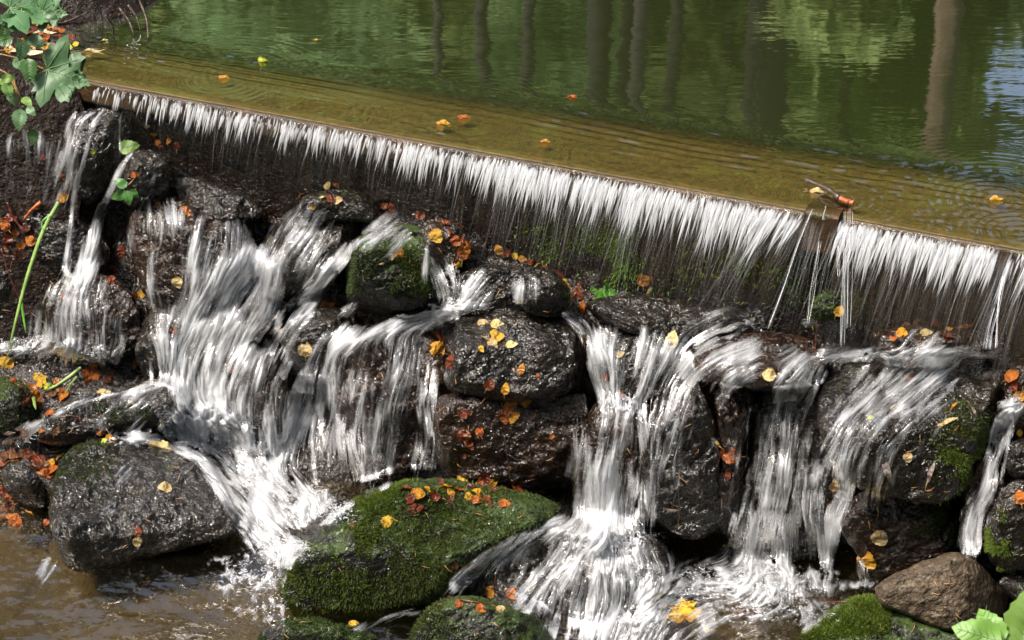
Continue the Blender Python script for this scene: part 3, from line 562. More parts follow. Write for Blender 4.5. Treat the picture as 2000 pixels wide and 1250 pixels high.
def moss(key, n, region, L=.010, Wd=.0014, mat='moss', fq=9, thr=-.1, seed=1):
    ob, V, Fc, nf = ROCKS[key]; Ff = Fc[:nf]
    def keep(c, nn):
        x, y = to_px(c); return region(x, y, nn) * (fbm(c * fq, 3, seed) > thr) + 1e-7
    Pt, Nn = surf_pts(V, Ff, n, keep); v, f_ = tuft_mesh(Pt, Nn, L, Wd)
    mk('moss', v, f_, M[mat], parent=ob, smooth=False)
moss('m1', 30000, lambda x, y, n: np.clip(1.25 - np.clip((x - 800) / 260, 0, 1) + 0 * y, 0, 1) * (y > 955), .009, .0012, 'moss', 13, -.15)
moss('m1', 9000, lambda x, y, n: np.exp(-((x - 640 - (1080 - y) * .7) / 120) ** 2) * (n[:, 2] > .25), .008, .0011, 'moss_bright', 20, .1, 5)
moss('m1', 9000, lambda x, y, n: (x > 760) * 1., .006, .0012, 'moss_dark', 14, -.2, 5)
moss('m2', 8000, lambda x, y, n: 1. + 0 * x, .006, .001, 'moss_dark', 9, -.15)
moss('m2', 1500, lambda x, y, n: np.exp(-((x - 860) / 60) ** 2 - ((y - 1210) / 40) ** 2), .008, .0011, 'moss', 9, -.15)
moss('m3', 9000, lambda x, y, n: 1. + 0 * x, .008, .0012, 'moss_dark', 9, -.3)
moss('cm2', 7000, lambda x, y, n: (y > 490) * (y < 575) * (.35 + (x > 745)), .007, .0012, 'moss_dark', 12, -.2)
moss('cm2', 1800, lambda x, y, n: np.exp(-((x - 810) / 45) ** 2 - ((y - 520) / 30) ** 2), .009, .0012, 'moss', 20, -.1)
moss('r4', 3500, lambda x, y, n: np.exp(-((x - 1885) / 32) ** 2 - ((y - 880) / 60) ** 2), .009, .0012, 'moss', 20, -.1)
moss('r4', 1400, lambda x, y, n: np.exp(-((x - 1870) / 30) ** 2 - ((y - 890) / 50) ** 2), .009, .0012, 'moss_bright', 26, .05)
moss('r5', 2500, lambda x, y, n: np.exp(-((x - 1835) / 40) ** 2 - ((y - 1010) / 40) ** 2), .007, .0012, 'moss_dark', 20, -.1)
moss('r7', 3500, lambda x, y, n: np.exp(-((x - 1945) / 16) ** 2 - ((y - 1060) / 50) ** 2), .007, .0012, 'moss_bright', 20, -.2)
moss('r11', 16000, lambda x, y, n: (x < 1740 + 0 * y) * (y < 1260 - 0.1 * x + 150) * 1., .011, .0013, 'moss_bright', 9, -.4)
moss('r11', 5000, lambda x, y, n: (x < 1740) * 1., .009, .0013, 'moss', 9, -.4)
moss('r6', 2500, lambda x, y, n: 1. + 0 * x, .007, .0012, 'moss_dark', 9, -.3)
moss('ll2', 2500, lambda x, y, n: 1. + 0 * x, .006, .0012, 'moss_dark', 9, -.1)
moss('ll3', 2000, lambda x, y, n: (x > 130) * (y > 790) * 1., .005, .0012, 'moss_dark', 9, .0)
moss('lb1', 3000, lambda x, y, n: np.exp(-((x - 160) / 60) ** 2 - ((y - 910) / 50) ** 2), .005, .0012, 'moss_dark', 9, -.2)
# moss on the wall under the lip
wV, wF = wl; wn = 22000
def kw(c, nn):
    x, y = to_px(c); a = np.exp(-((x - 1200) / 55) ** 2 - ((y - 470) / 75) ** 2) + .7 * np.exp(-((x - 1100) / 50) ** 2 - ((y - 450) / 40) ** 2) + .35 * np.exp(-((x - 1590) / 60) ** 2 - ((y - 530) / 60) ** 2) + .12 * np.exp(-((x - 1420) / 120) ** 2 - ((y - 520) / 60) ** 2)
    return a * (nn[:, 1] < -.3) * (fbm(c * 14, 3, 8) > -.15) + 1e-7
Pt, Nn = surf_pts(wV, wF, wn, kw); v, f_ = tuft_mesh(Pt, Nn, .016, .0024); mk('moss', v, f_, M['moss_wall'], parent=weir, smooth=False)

# ------------------------------------------------------------ white water: threads and veils that follow the stones
class Flow:
    def __init__(s): s.V = []; s.F = []; s.A = []; s.UV = []; s.MI = []; s.n = 0
    def add(s, V, Fc, a, uv, mi):
        V = V.reshape(-1, 3); s.V.append(V); s.F.append(Fc + s.n); s.A.append(a.ravel()); s.UV.append(uv.reshape(-1, 2)); s.MI.append(np.full(len(Fc), mi)); s.n += len(V)
    def build(s, name, mats):
        return mk(name, np.concatenate(s.V), np.concatenate(s.F), mats, kind='structure', mi=np.concatenate(s.MI), attr={'a': np.concatenate(s.A)}, uv=np.concatenate(s.UV))
def ribbons(fl, x, y, t, wpx, a, mi=0, roll=.35):
    """x,y,t: (n, K) photo px and axis distance; wpx (n,K) width in px"""
    P = at_t(x, y, t); T = np.gradient(P, axis=1); vd = ray(x, y); s = np.cross(T, vd); s /= np.linalg.norm(s, axis=-1)[..., None] + 1e-12
    vdn = vd / np.linalg.norm(vd, axis=-1)[..., None]; ro = rng.uniform(-roll, roll, (x.shape[0], 1, 1)); s = s * np.cos(ro) + vdn * np.sin(ro)
    hw = (wpx * t / FPX / 2)[..., None]; n, K = x.shape
    V = np.stack([P - s * hw, P + s * hw], 2)                       # n,K,2,3
    base = (np.arange(n) * K * 2)[:, None] + np.arange(K - 1) * 2
    Fc = np.stack([base, base + 1, base + 3, base + 2], -1).reshape(-1, 4)
    aa = np.repeat(a[..., None], 2, 2); uv = np.zeros((n, K, 2, 2)); fl.add(V, Fc, aa, uv, mi)
def smooth_t(t, k=2):
    for _ in range(k):
        u = t.copy(); u[:, 1:-1] = (t[:, :-2] + 2 * t[:, 1:-1] + t[:, 2:]) / 4; t = np.minimum(u, t + .004)
    return t
STRIPS = []
def stream(fl, pts, dens=1., L=(35, 110), veil=.5): STRIPS.append((pts, dens, veil))
MW = [M['white'], M['veil']]
f1 = Flow()   # left side cascade
for p_, dn, vl in [([(207, 209, 4), (188, 235, 5), (165, 310, 5), (147, 370, 5), (138, 440, 6), (130, 530, 9)], 2.2, .9),
                   ([(195, 213, 14), (160, 235, 20), (140, 290, 24), (120, 370, 22), (105, 430, 16)], .45, .55),
                   ([(236, 222, 2.5), (234, 300, 2.5)], 1.5, .8),
                   ([(266, 290, 4), (238, 325, 6), (216, 370, 7), (200, 410, 11), (182, 480, 20), (165, 550, 22)], 1.3, .85),
                   ([(175, 530, 35), (160, 590, 60), (170, 640, 75), (165, 700, 75)], .55, .6), ([(120, 560, 30), (95, 620, 35), (80, 675, 40)], .6, .6),
                   ([(20, 258, 14), (18, 315, 12)], .6, .6), ([(78, 258, 12), (82, 312, 12)], .5, .6), ([(64, 320, 8), (52, 385, 7)], .6, .6), ([(28, 350, 6), (36, 410, 8)], .5, .6), ([(40, 405, 20), (60, 430, 25)], .6, .6),
                   ([(305, 340, 6), (290, 370, 8)], .3, .5), ([(345, 330, 20), (370, 380, 14)], .3, .5)]:
    stream(f1, p_, dn, veil=vl)
f2 = Flow()   # main left-centre cascade
for p_, dn, vl in [([(392, 425, 12), (380, 500, 18), (372, 570, 20), (350, 640, 32)], .9, .75), ([(300, 395, 26), (330, 430, 50), (340, 460, 50)], .35, .45), ([(440, 440, 40), (430, 500, 45), (420, 560, 50)], .28, .42),
                   ([(512, 478, 18), (475, 535, 45), (440, 590, 60), (410, 650, 70), (378, 730, 62), (388, 800, 70), (410, 850, 80)], 2.0, .95),
                   ([(520, 500, 20), (530, 560, 26), (520, 620, 30), (480, 665, 48), (445, 720, 45), (420, 790, 60)], 1.5, .9),
                   ([(305, 640, 15), (318, 680, 30), (330, 740, 35)], .8, .7),
                   ([(705, 465, 12), (655, 520, 20), (612, 570, 24), (575, 610, 22), (548, 645, 18), (520, 690, 28), (500, 760, 50), (498, 840, 58), (505, 900, 55)], 1.0, .8),
                   ([(620, 425, 62), (575, 480, 60), (545, 540, 38)], .3, .5), ([(560, 560, 40), (540, 600, 40), (520, 640, 40)], .8, .7),
                   ([(700, 640, 18), (645, 680, 26), (612, 740, 30), (588, 810, 30), (562, 880, 25), (548, 920, 20)], 1.3, .85), ([(640, 700, 20), (640, 770, 25), (625, 850, 30), (620, 930, 25)], .7, .7),
                   ([(700, 590, 10), (660, 620, 14)], .3, .5), ([(600, 720, 20), (640, 800, 20)], .2, .4)]:
    stream(f2, p_, dn, veil=vl)
f3 = Flow()   # centre
for p_, dn, vl in [([(962, 535, 18), (935, 565, 34), (905, 598, 36)], 1.0, .8), ([(1022, 540, 34), (1022, 595, 36)], .9, .75),
                   ([(930, 590, 16), (880, 612, 18), (820, 632, 20), (760, 645, 22), (705, 660, 20), (665, 690, 16)], 1.0, .8),
                   ([(780, 648, 50), (775, 720, 52), (755, 800, 42), (745, 880, 34), (728, 965, 30)], .75, .62), ([(700, 690, 25), (690, 760, 35), (680, 860, 30), (700, 940, 25)], .4, .5),
                   ([(820, 790, 25), (830, 870, 20), (820, 930, 20)], .35, .5),
                   ([(870, 520, 25), (885, 570, 30), (890, 600, 25)], .5, .5), ([(790, 440, 50), (740, 480, 45), (700, 500, 20)], .22, .45), ([(835, 480, 6), (830, 560, 8)], .7, .6)]:
    stream(f3, p_, dn, veil=vl)
f4 = Flow()   # right of the central boulder
for p_, dn, vl in [([(1100, 612, 12), (1145, 640, 26), (1165, 700, 34), (1185, 760, 32), (1205, 800, 34)], .85, .7), ([(1270, 660, 80), (1250, 710, 60), (1222, 765, 40), (1205, 800, 36)], .55, .6),
                   ([(1210, 780, 36), (1200, 850, 34), (1188, 920, 48), (1180, 1000, 60), (1185, 1060, 70)], 2.0, .95),
                   ([(1340, 700, 30), (1310, 790, 32), (1295, 860, 38), (1280, 930, 38), (1262, 1010, 34)], .4, .55), ([(1250, 790, 30), (1262, 900, 26), (1270, 1030, 26)], .3, .45), ([(1440, 662, 80), (1370, 690, 46), (1335, 730, 32)], .5, .55),
                   ([(1390, 850, 6), (1405, 880, 8)], .9, .6)]:
    stream(f4, p_, dn, veil=vl)
f5 = Flow()   # right-hand falls
for p_, dn, vl in [([(1580, 695, 46), (1545, 760, 44), (1528, 820, 50), (1518, 900, 52), (1500, 1000, 60), (1490, 1080, 66), (1490, 1145, 72)], 1.6, .92),
                   ([(1860, 690, 70), (1790, 740, 80), (1710, 800, 65), (1650, 850, 42), (1605, 910, 30), (1590, 1000, 30), (1605, 1090, 26)], .42, .44),
                   ([(1645, 880, 20), (1650, 960, 22), (1625, 1040, 22), (1610, 1120, 22)], .45, .55), ([(1690, 960, 40), (1690, 1000, 40)], .2, .4), ([(1680, 1080, 14), (1690, 1140, 16)], .3, .4),
                   ([(1995, 775, 16), (1965, 825, 24), (1948, 890, 22), (1930, 965, 24), (1900, 1035, 28), (1905, 1090, 14)], 1.3, .85), ([(1700, 850, 120), (1690, 870, 120)], .15, .3)]:
    stream(f5, p_, dn, veil=vl)
f6 = Flow()   # overflow and fans at the bottom
for p_, dn, vl in [([(235, 853, 8), (320, 858, 16), (395, 888, 26), (445, 935, 34), (500, 1000, 46), (555, 1060, 52)], 1.6, .9), ([(430, 860, 50), (480, 900, 40), (560, 960, 40), (600, 1010, 40)], 1.3, .9),
                   ([(340, 748, 16), (260, 764, 9), (150, 788, 8), (90, 820, 11), (20, 856, 20)], 1.5, .68), ([(310, 775, 38), (270, 815, 40)], .3, .45), ([(230, 985, 22), (190, 1010, 18)], .12, .3),
                   ([(1170, 1055, 34), (1080, 1115, 40), (1000, 1180, 46)], .7, .55), ([(1165, 1060, 36), (1115, 1150, 44), (1085, 1260, 56)], .7, .5), ([(1185, 1050, 50), (1185, 1150, 60), (1175, 1270, 60)], .9, .7), ([(1210, 1050, 40), (1265, 1110, 40), (1300, 1150, 30)], .7, .65),
                   ([(1130, 1025, 18), (1030, 1045, 30), (945, 1095, 30), (895, 1135, 25), (872, 1165, 20)], .7, .65), ([(1480, 1135, 60), (1380, 1135, 45), (1285, 1165, 50), (1225, 1230, 50), (1195, 1275, 50)], .75, .65),
                   ([(1420, 1190, 50), (1330, 1230, 50), (1260, 1280, 50)], .3, .45), ([(1560, 1150, 30), (1600, 1190, 30), (1560, 1240, 30)], .12, .3),
                   ([(830, 1185, 12), (740, 1205, 16), (690, 1235, 16)], .6, .6), ([(1000, 1040, 60), (960, 1120, 50)], .25, .4), ([(110, 1085, 20), (70, 1150, 25)], .15, .3)]:
    stream(f6, p_, dn, veil=vl)
# horizontal currents on ledges
for p_, dn, vl in [([(1730, 690, 12), (1640, 690, 14), (1570, 705, 14)], 1.0, .8), ([(1960, 690, 12), (1860, 688, 12), (1740, 690, 12)], .5, .6), ([(230, 690, 18), (100, 680, 20), (-20, 685, 20)], .6, .6)]:
    stream(f6, p_, dn, L=(20, 60), veil=vl)
# thin films on the wet stones
for p_, dn, vl in [([(330, 395, 50), (300, 450, 50), (290, 540, 40), (310, 620, 30)], .2, .34), ([(450, 430, 40), (470, 500, 35), (450, 560, 40)], .2, .4), ([(640, 425, 60), (600, 500, 60), (570, 560, 45)], .2, .36), ([(180, 560, 60), (150, 640, 90), (160, 700, 80)], .2, .42), ([(30, 240, 60), (40, 320, 50), (30, 400, 40)], .2, .32), ([(120, 260, 40), (110, 340, 40), (90, 420, 35)], .2, .36),
                   ([(420, 950, 50), (330, 1000, 60)], .1, .2), ([(260, 900, 40), (200, 950, 40)], .1, .2), ([(300, 770, 50), (250, 810, 60), (200, 850, 50)], .2, .33), ([(1560, 680, 60), (1480, 700, 50), (1420, 740, 40), (1400, 800, 30)], .2, .33), ([(1340, 760, 50), (1310, 860, 50), (1290, 980, 50)], .2, .33), ([(1440, 780, 40), (1440, 900, 35), (1420, 1020, 30)], .1, .24), ([(1850, 700, 100), (1770, 780, 120), (1700, 860, 100), (1680, 960, 60)], .2, .33), ([(1560, 900, 50), (1570, 1000, 60), (1580, 1090, 50)], .2, .42),
                   ([(700, 640, 50), (690, 760, 50), (680, 900, 50)], .2, .35), ([(840, 700, 30), (830, 820, 35), (830, 930, 30)], .2, .3), ([(1120, 800, 26), (1130, 880, 30), (1120, 950, 25)], .1, .26), ([(900, 800, 90), (900, 940, 90)], .1, .12), ([(1040, 800, 80), (1040, 940, 80)], .1, .12), ([(780, 440, 50), (720, 500, 40)], .1, .28), ([(850, 500, 40), (880, 590, 40)], .2, .36), ([(620, 620, 50), (600, 700, 40)], .1, .2),
                   ([(620, 560, 50), (560, 640, 50), (520, 720, 50), (500, 820, 50)], .2, .34), ([(1230, 660, 100), (1220, 720, 80), (1210, 780, 50)], .2, .45), ([(1440, 650, 100), (1370, 690, 70), (1310, 740, 50)], .2, .4), ([(1750, 1000, 90), (1740, 1110, 60)], .1, .14), ([(1100, 1060, 100), (1080, 1200, 110)], .2, .3), ([(1250, 1080, 80), (1260, 1200, 90), (1240, 1280, 90)], .2, .42), ([(1450, 1180, 120), (1330, 1230, 90), (1270, 1290, 60)], .2, .36),
                   ([(340, 600, 60), (340, 700, 50)], .2, .36), ([(420, 470, 80), (400, 600, 70)], .2, .32), ([(500, 850, 60), (540, 920, 50), (590, 990, 50)], .3, .6), ([(560, 1090, 50), (520, 1150, 70), (500, 1210, 60)], .2, .2), ([(1900, 1000, 30), (1890, 1090, 24)], .2, .5)]:
    stream(f6, p_, dn, veil=vl)
FOAM = [(405, 835, 90, 46, .95), (500, 900, 60, 50, .75), (560, 1078, 50, 30, .9), (600, 985, 60, 40, .8), (660, 1000, 42, 28, .9), (1490, 1140, 125, 42, .9), (1350, 1140, 100, 34, .6), (1500, 1190, 100, 26, .5), (1185, 1058, 85, 22, .8), (1650, 692, 62, 14, .85), (60, 678, 110, 18, .6), (1240, 1120, 70, 30, .5),
        (485, 1120, 90, 50, .36), (520, 1185, 70, 44, .32), (1470, 620, 18, 18, .6), (1577, 632, 22, 8, .7), (1938, 675, 20, 12, .8), (900, 602, 55, 14, .85), (1980, 795, 25, 18, .85), (30, 858, 30, 14, .7), (190, 695, 40, 18, .6), (150, 560, 26, 16, .5), (1215, 790, 30, 20, .7), (1600, 1195, 60, 25, .3), (1270, 1200, 60, 40, .4), (1690, 1140, 30, 10, .5), (640, 1210, 60, 12, .3)]
WX = np.arange(-50, 2051, 2.0); WY = np.arange(190, 1293, 2.0); wx_, wy_ = np.meshgrid(WX, WY)
den = np.zeros_like(wx_); fxx = np.full_like(wx_, -.04); fyy = np.full_like(wx_, .10); fo = np.zeros_like(wx_)
for pts, dn, vl in STRIPS:
    C = spline(pts, 70); dd = np.r_[0, np.cumsum(np.hypot(*np.diff(C[:, :2], axis=0).T))]; k = np.arange(0, dd[-1], max(3., C[:, 2].min() * .35)); Ck = np.stack([np.interp(k, dd, C[:, c]) for c in range(3)], -1); T = np.gradient(Ck[:, :2], axis=0) if len(Ck) > 1 else np.array([[0, 1.]]); T /= np.linalg.norm(T, axis=1)[:, None] + 1e-9
    loc = np.zeros_like(den)
    for (cx, cy, hw), (tx, ty), kk in zip(Ck, T, k):
        hw = max(hw, 3); rr = hw * 1.5 + 4; i0 = int(max(0, (cx - rr + 50) / 2)); i1 = int(max(0, (cx + rr + 50) / 2)) + 1; j0 = int(max(0, (cy - rr - 190) / 2)); j1 = int(max(0, (cy + rr - 190) / 2)) + 1
        sl_ = (slice(j0, j1), slice(i0, i1)); gx_, gy_ = wx_[sl_], wy_[sl_]
        if gx_.size == 0: continue
        al_ = (gx_ - cx) * tx + (gy_ - cy) * ty; la = -(gx_ - cx) * ty + (gy_ - cy) * tx; q = (la / hw) ** 2 + (al_ / max(10, hw * .45)) ** 2
        e = min(1, (kk + 6) / 26) * min(1, (dd[-1] - kk + 8) / 34); g_ = np.exp(-q ** 1.5 * 1.1)
        loc[sl_] = np.maximum(loc[sl_], g_ * e * vl); fxx[sl_] += g_ * tx * vl; fyy[sl_] += g_ * ty * vl
    den = 1 - (1 - den) * (1 - loc) if vl > .5 else np.maximum(den, loc) + .3 * np.minimum(den, loc)
for (cx, cy, rx, ry, v) in FOAM:
    q = ((wx_ - cx) / rx) ** 2 + ((wy_ - cy) / ry) ** 2 + .5 * vnoise(np.stack([wx_ / 22, wy_ / 14, 0 * wx_], -1), 7); g_ = np.exp(-np.clip(q, 0, 9) ** 1.4) * v; fo = np.maximum(fo, g_)
def inside(poly, x, y):
    r_ = np.zeros(x.shape, bool); n = len(poly)
    for i in range(n):
        (xa, ya), (xb, yb) = poly[i], poly[(i + 1) % n]
        if ya != yb: r_ ^= ((ya > y) != (yb > y)) & (x < (xb - xa) * (y - ya) / (yb - ya) + xa)
    return r_
dry = np.zeros_like(den)
for k_ in ('m1', 'c1', 'r12', 'm2', 'm3', 'r11'): dry = np.maximum(dry, inside(RO[k_], wx_, wy_ - 2) * (1. if k_ != 'm2' else .85))
dry = blur(dry, 2); den = den * (1 - dry); fo = fo * (1 - dry)
nrm_ = np.hypot(fxx, fyy); tb = fbm(np.stack([wx_ / 30, wy_ / 30, 0 * wx_], -1), 3, 15) * (.2 + 1.7 * fo); ca, sa = np.cos(tb), np.sin(tb); fxx, fyy = (fxx * ca - fyy * sa) / nrm_, (fxx * sa + fyy * ca) / nrm_
den = np.clip(np.maximum(den * np.clip(.86 + .85 * fbm(np.stack([wx_ / 30, wy_ / 75, 0 * wx_], -1), 3, 16), .25, 1.15), fo), 0, 1)
def samp(A, x, y): return lerp2(A, WX, WY, x, y)
def lic(src, steps, h=2.0):
    acc = src.copy(); wsum = 1.
    for sg in (1, -1):
        x, y = wx_.copy(), wy_.copy()
        for k in range(steps):
            vx, vy = samp(fxx, x, y), samp(fyy, x, y); x += sg * vx * h; y += sg * vy * h; wk = 1 - .7 * k / steps; acc = acc + samp(src, x, y) * wk
            if sg > 0: wsum += 2 * wk
    return acc
n0 = rng.normal(size=wx_.shape); n1_ = blur(rng.normal(size=wx_.shape), 2); n2_ = blur(rng.normal(size=wx_.shape), 5)
def unit(A): return (A - A.mean()) / A.std()
LL = unit(unit(lic(unit(n0), 9)) * .75 + unit(lic(unit(n1_), 14)) * .8 + unit(lic(unit(n2_), 22)) * .8); LS = unit(unit(lic(unit(n0), 3)) * .6 + unit(lic(unit(n1_), 6)) * 1. + unit(n2_) * .6)
fm = np.clip(fo * 1.6, 0, 1); fl_ = np.clip(fo * 4, 0, 1) * np.clip(1 - (den - fo) * 6, 0, 1) * np.clip(1.6 - fo * 2.6, 0, 1); LM_ = (LL * (1 - fm) + LS * fm) * (1 - fl_) + fl_ * 1.1 * unit(unit(n1_) * .8 + unit(lic(unit(n2_), 4)))
alpha = np.clip(den * .95 - .235 + LM_ * (.21 * np.clip(den * 3, 0, 1)) * (1 - .2 * den), 0, .92); alpha = np.clip(alpha, 0, 1) ** 1.3
tW = lerp2(Dw, DX, DY, wx_, wy_) - .035 * np.clip(blur(den, 8) - .45, 0, 1) - .0025 - .006 * np.clip(den, 0, 1) - LM_ * .0022 * np.clip(den * 2, 0, 1) - fo * .012 * (1 + .6 * LS * .6)
gr_ = np.hypot(np.gradient(blur(tW, 1), axis=0), np.gradient(blur(tW, 1), axis=1)) / 2; alpha = alpha * np.clip((.010 - gr_) / .005, 0, 1); PWs = at_t(wx_, wy_, tW); Fw = gridfaces(len(WY), len(WX)); use = (np.maximum(alpha, den * .5).ravel()[Fw].max(1) > .035)
Fw = Fw[use]; ids = np.unique(Fw); rm = np.zeros(wx_.size, int); rm[ids] = np.arange(len(ids)); Fw = rm[Fw]
wf = Flow(); wf.add(PWs.reshape(-1, 3)[ids], Fw, alpha.ravel()[ids], np.zeros((len(ids), 2)), 1)
# bright threads along the same currents
pr_ = (np.clip(den - .12, 0, 1) ** 1.3 * (.25 + .75 * (LL > .3))).ravel(); nT = 5500; ii = rng.choice(len(pr_), nT, p=pr_ / pr_.sum()); K = 9
xs_ = wx_.ravel()[ii] + rng.uniform(-1, 1, nT); ys_ = wy_.ravel()[ii] + rng.uniform(-1, 1, nT); ln_ = rng.uniform(8, 50, nT) * (1 - .75 * samp(fm, xs_, ys_)); px_, py_ = [xs_], [ys_]
for k in range(K - 1):
    x, y = px_[-1], py_[-1]
    for _ in range(3): vx, vy = samp(fxx, x, y), samp(fyy, x, y); x = x + vx * ln_ / (K - 1) / 3; y = y + vy * ln_ / (K - 1) / 3
    px_.append(x); py_.append(y)
x = np.stack(px_, 1); y = np.stack(py_, 1); tp = np.sin(np.linspace(.05, .96, K) * np.pi) ** .7; dl = samp(den, x, y)
t_ = samp(tW, x, y) - .001 - rng.uniform(0, .006, nT)[:, None] * dl
ribbons(wf, x, y, t_, rng.uniform(.4, 1.2, nT)[:, None] * tp, rng.uniform(.1, .6, nT)[:, None] * tp * np.clip(dl * 2.2, 0, 1), 0)
# stray droplets' arcs hanging off ledges
wf.build('waterfall', [M['white'], M['skin']])

# foam: bumpy froth with short curled threads
ff = Flow()
def foam(cx, cy, rx, ry, dens, h=.012, rad=False):
    n = int(dens * rx * ry * 3.1 / 22); r = np.sqrt(rng.random(n)); th = rng.uniform(0, 2 * np.pi, n); r = r ** .9 * (1 + .25 * np.sin(th * 3 + cx) + .15 * np.sin(th * 7 + cy)); x0 = cx + rx * r * np.cos(th); y0 = cy + ry * r * np.sin(th)
    K = 5; L_ = rng.uniform(3, 12, n)[:, None]; an = (th if rad else rng.uniform(0, 2 * np.pi, n))[:, None] + np.linspace(-1, 1, K) * rng.normal(0, .9, n)[:, None]
    s = np.linspace(0, 1, K); x = x0[:, None] + L_ * s * np.cos(an); y = y0[:, None] + L_ * s * np.sin(an) * .55
    up = (h * (1 - r[:, None] ** 2) * rng.uniform(0, 1, n)[:, None]); t = depth(x, y, True) - .002 - up * .7
    tp = np.sin(np.linspace(.05, .95, K) * np.pi) ** .5; ribbons(ff, x, y - up / .0011 * .3, t, rng.uniform(.8, 2.6, n)[:, None] * tp, rng.uniform(.3, 1, n)[:, None] * tp * np.clip(1.3 - r[:, None], .15, 1), roll=.9)
for a_ in [(405, 835, 95, 48, 2.6, .03), (500, 900, 60, 50, 1.2, .02), (560, 1075, 55, 30, 2.6, .03), (600, 985, 60, 40, 1.4, .02), (660, 1000, 40, 26, 1.6, .02), (1490, 1140, 120, 42, 2.0, .03), (1350, 1140, 100, 34, .9, .015), (1500, 1190, 90, 24, .7, .01),
           (1185, 1060, 90, 30, 1.8, .03), (1650, 692, 60, 14, 1.5, .012), (60, 678, 110, 18, 1.0, .01), (1240, 1120, 70, 30, .6, .01), (490, 1130, 70, 45, .45, .004), (530, 1180, 60, 40, .3, .003), (1470, 620, 22, 20, .8, .02), (1577, 632, 20, 8, 1.2, .01), (1940, 670, 22, 18, 1.4, .01), (900, 600, 50, 14, 1.5, .01),
           (1980, 790, 25, 18, 1.6, .02), (40, 855, 30, 14, 1.2, .01), (190, 690, 40, 20, 1.0, .01), (80, 425, 30, 14, .8, .01), (150, 560, 26, 16, .7, .01), (1215, 790, 28, 20, 1.2, .015), (230, 862, 30, 8, .8, .01), (1280, 1200, 60, 40, .5, .01), (1600, 1200, 60, 25, .25, .005)]:
    foam(*a_)
ff.build('foam', MW)

# ------------------------------------------------------------ the curtain over the lip
fc_ = Flow()
SL = lip_s
def curtain_pt(s, v, out=.07, h=.36):
    """v 0..1 from lip to foot: a falling sheet"""
    o = .024 + out * np.sqrt(np.clip(v, 0, 1)) * 1.0; z = -.02 - h * v; P_ = LA + np.asarray(s)[..., None] * Ldir + o[..., None] * Lout; P_[..., 2] = z; return P_
def hgt(s):  # fall height grows to the right
    return np.interp(s, [0, SL(400), SL(700), SL(1000), SL(1300), SL(2000)], [.2, .24, .22, .27, .33, .33])
segs = [(SL(205), SL(1583)), (SL(1650), SL(1962)), (SL(1982), LLEN + .9)]
for (a0, a1) in segs:
    n1 = int((a1 - a0) / .006); sv_ = np.linspace(a0, a1, n1); vv = np.linspace(0, 1, 40); S2, V2 = np.meshgrid(sv_, vv)
    edge = np.clip((a1 - S2) / .1, 0, 1); conv = np.where((a1 < SL(1600)), .07 * V2 * (1 - edge), 0)
    outv = .07 + .012 * vnoise(np.stack([S2 * 30, 0 * S2, 0 * S2], -1), 71) * V2
    P_ = curtain_pt(S2 - conv, V2, outv, hgt(S2)); P_ += Lout * (.004 * vnoise(np.stack([S2 * 90, V2 * 2, 0 * S2], -1), 72))[..., None]
    dn_ = np.interp(S2, [SL(200), SL(500), SL(1000), SL(1600), SL(2000)], [.25, .45, .55, .75, .8]) * np.interp(V2, [0, .05, .15, .6, 1], [0, .12, 1, .85, .3])
    uv = np.stack([S2 + 0 * V2, V2 * .3], -1); fc_.add(P_, gridfaces(40, n1), dn_, uv, 1)
# white tongues: sky reflection on the curling water, put into their white colour
def tongues(n, lo, hi, lenf, wmul=1., al=(.5, .95)):
    K = 12; sv_ = rng.uniform(SL(lo), SL(hi), n)
    cl = fbm(np.stack([sv_ * 62, 0 * sv_, 0 * sv_], -1), 2, 77); keep = rng.random(n) < np.clip(.62 + cl * .6, .2, 1); sv_ = sv_[keep]; n = len(sv_); cl = cl[keep]
    L_ = lenf(sv_) * (.2 + .9 * rng.random(n) ** 1.4) * (1 + .3 * cl); v0 = rng.uniform(.0, .022, n) + .008
    k = np.linspace(0, 1, K); ss = sv_[:, None] - (.22 * L_[:, None] * k * rng.uniform(.2, 1.3, n)[:, None]) - np.where((sv_ > SL(1500)) & (sv_ < SL(1590)), 1, 0)[:, None] * L_[:, None] * k * .25
    zz_ = v0[:, None] + L_[:, None] * k; o = .027 + .07 * np.sqrt(zz_ / .33) + .003 * rng.random(n)[:, None]
    P_ = LA + ss[..., None] * Ldir + o[..., None] * Lout; P_[..., 2] = -.012 - zz_
    w_ = wmul * rng.uniform(.0007, .0036, n)[:, None] * np.interp(k, [0, .12, .45, .8, 1], [.5, .9, 1, .45, .04]); sd_ = Ldir * np.ones((n, K, 1)); ro = rng.uniform(-.6, .6, n)[:, None, None]; sd_ = sd_ * np.cos(ro) + np.sin(ro) * Lout
    V = np.stack([P_ - sd_ * w_[..., None], P_ + Lout * (w_ * .5)[..., None], P_ + sd_ * w_[..., None]], 2)
    b0 = (np.arange(n) * K * 3)[:, None] + np.arange(K - 1) * 3
    Fc = np.concatenate([np.stack([b0, b0 + 1, b0 + 4, b0 + 3], -1).reshape(-1, 4), np.stack([b0 + 1, b0 + 2, b0 + 5, b0 + 4], -1).reshape(-1, 4)])
    aa = np.repeat((rng.uniform(*al, n)[:, None] * np.interp(k, [0, .22, .7, 1], [.3, 1, .9, .3]))[..., None], 3, 2); fc_.add(V, Fc, aa, np.zeros((n, K, 3, 2)), 0)
lf = lambda s: np.interp(s, [SL(200), SL(400), SL(700), SL(1100), SL(1400), SL(1600), SL(2000)], [.035, .065, .075, .10, .115, .12, .10])
tongues(70, 200, 330, lf); tongues(280, 320, 600, lf); tongues(520, 560, 1000, lf); tongues(960, 950, 1583, lf); tongues(500, 1652, 1962, lf); tongues(60, 1985, 2090, lf)
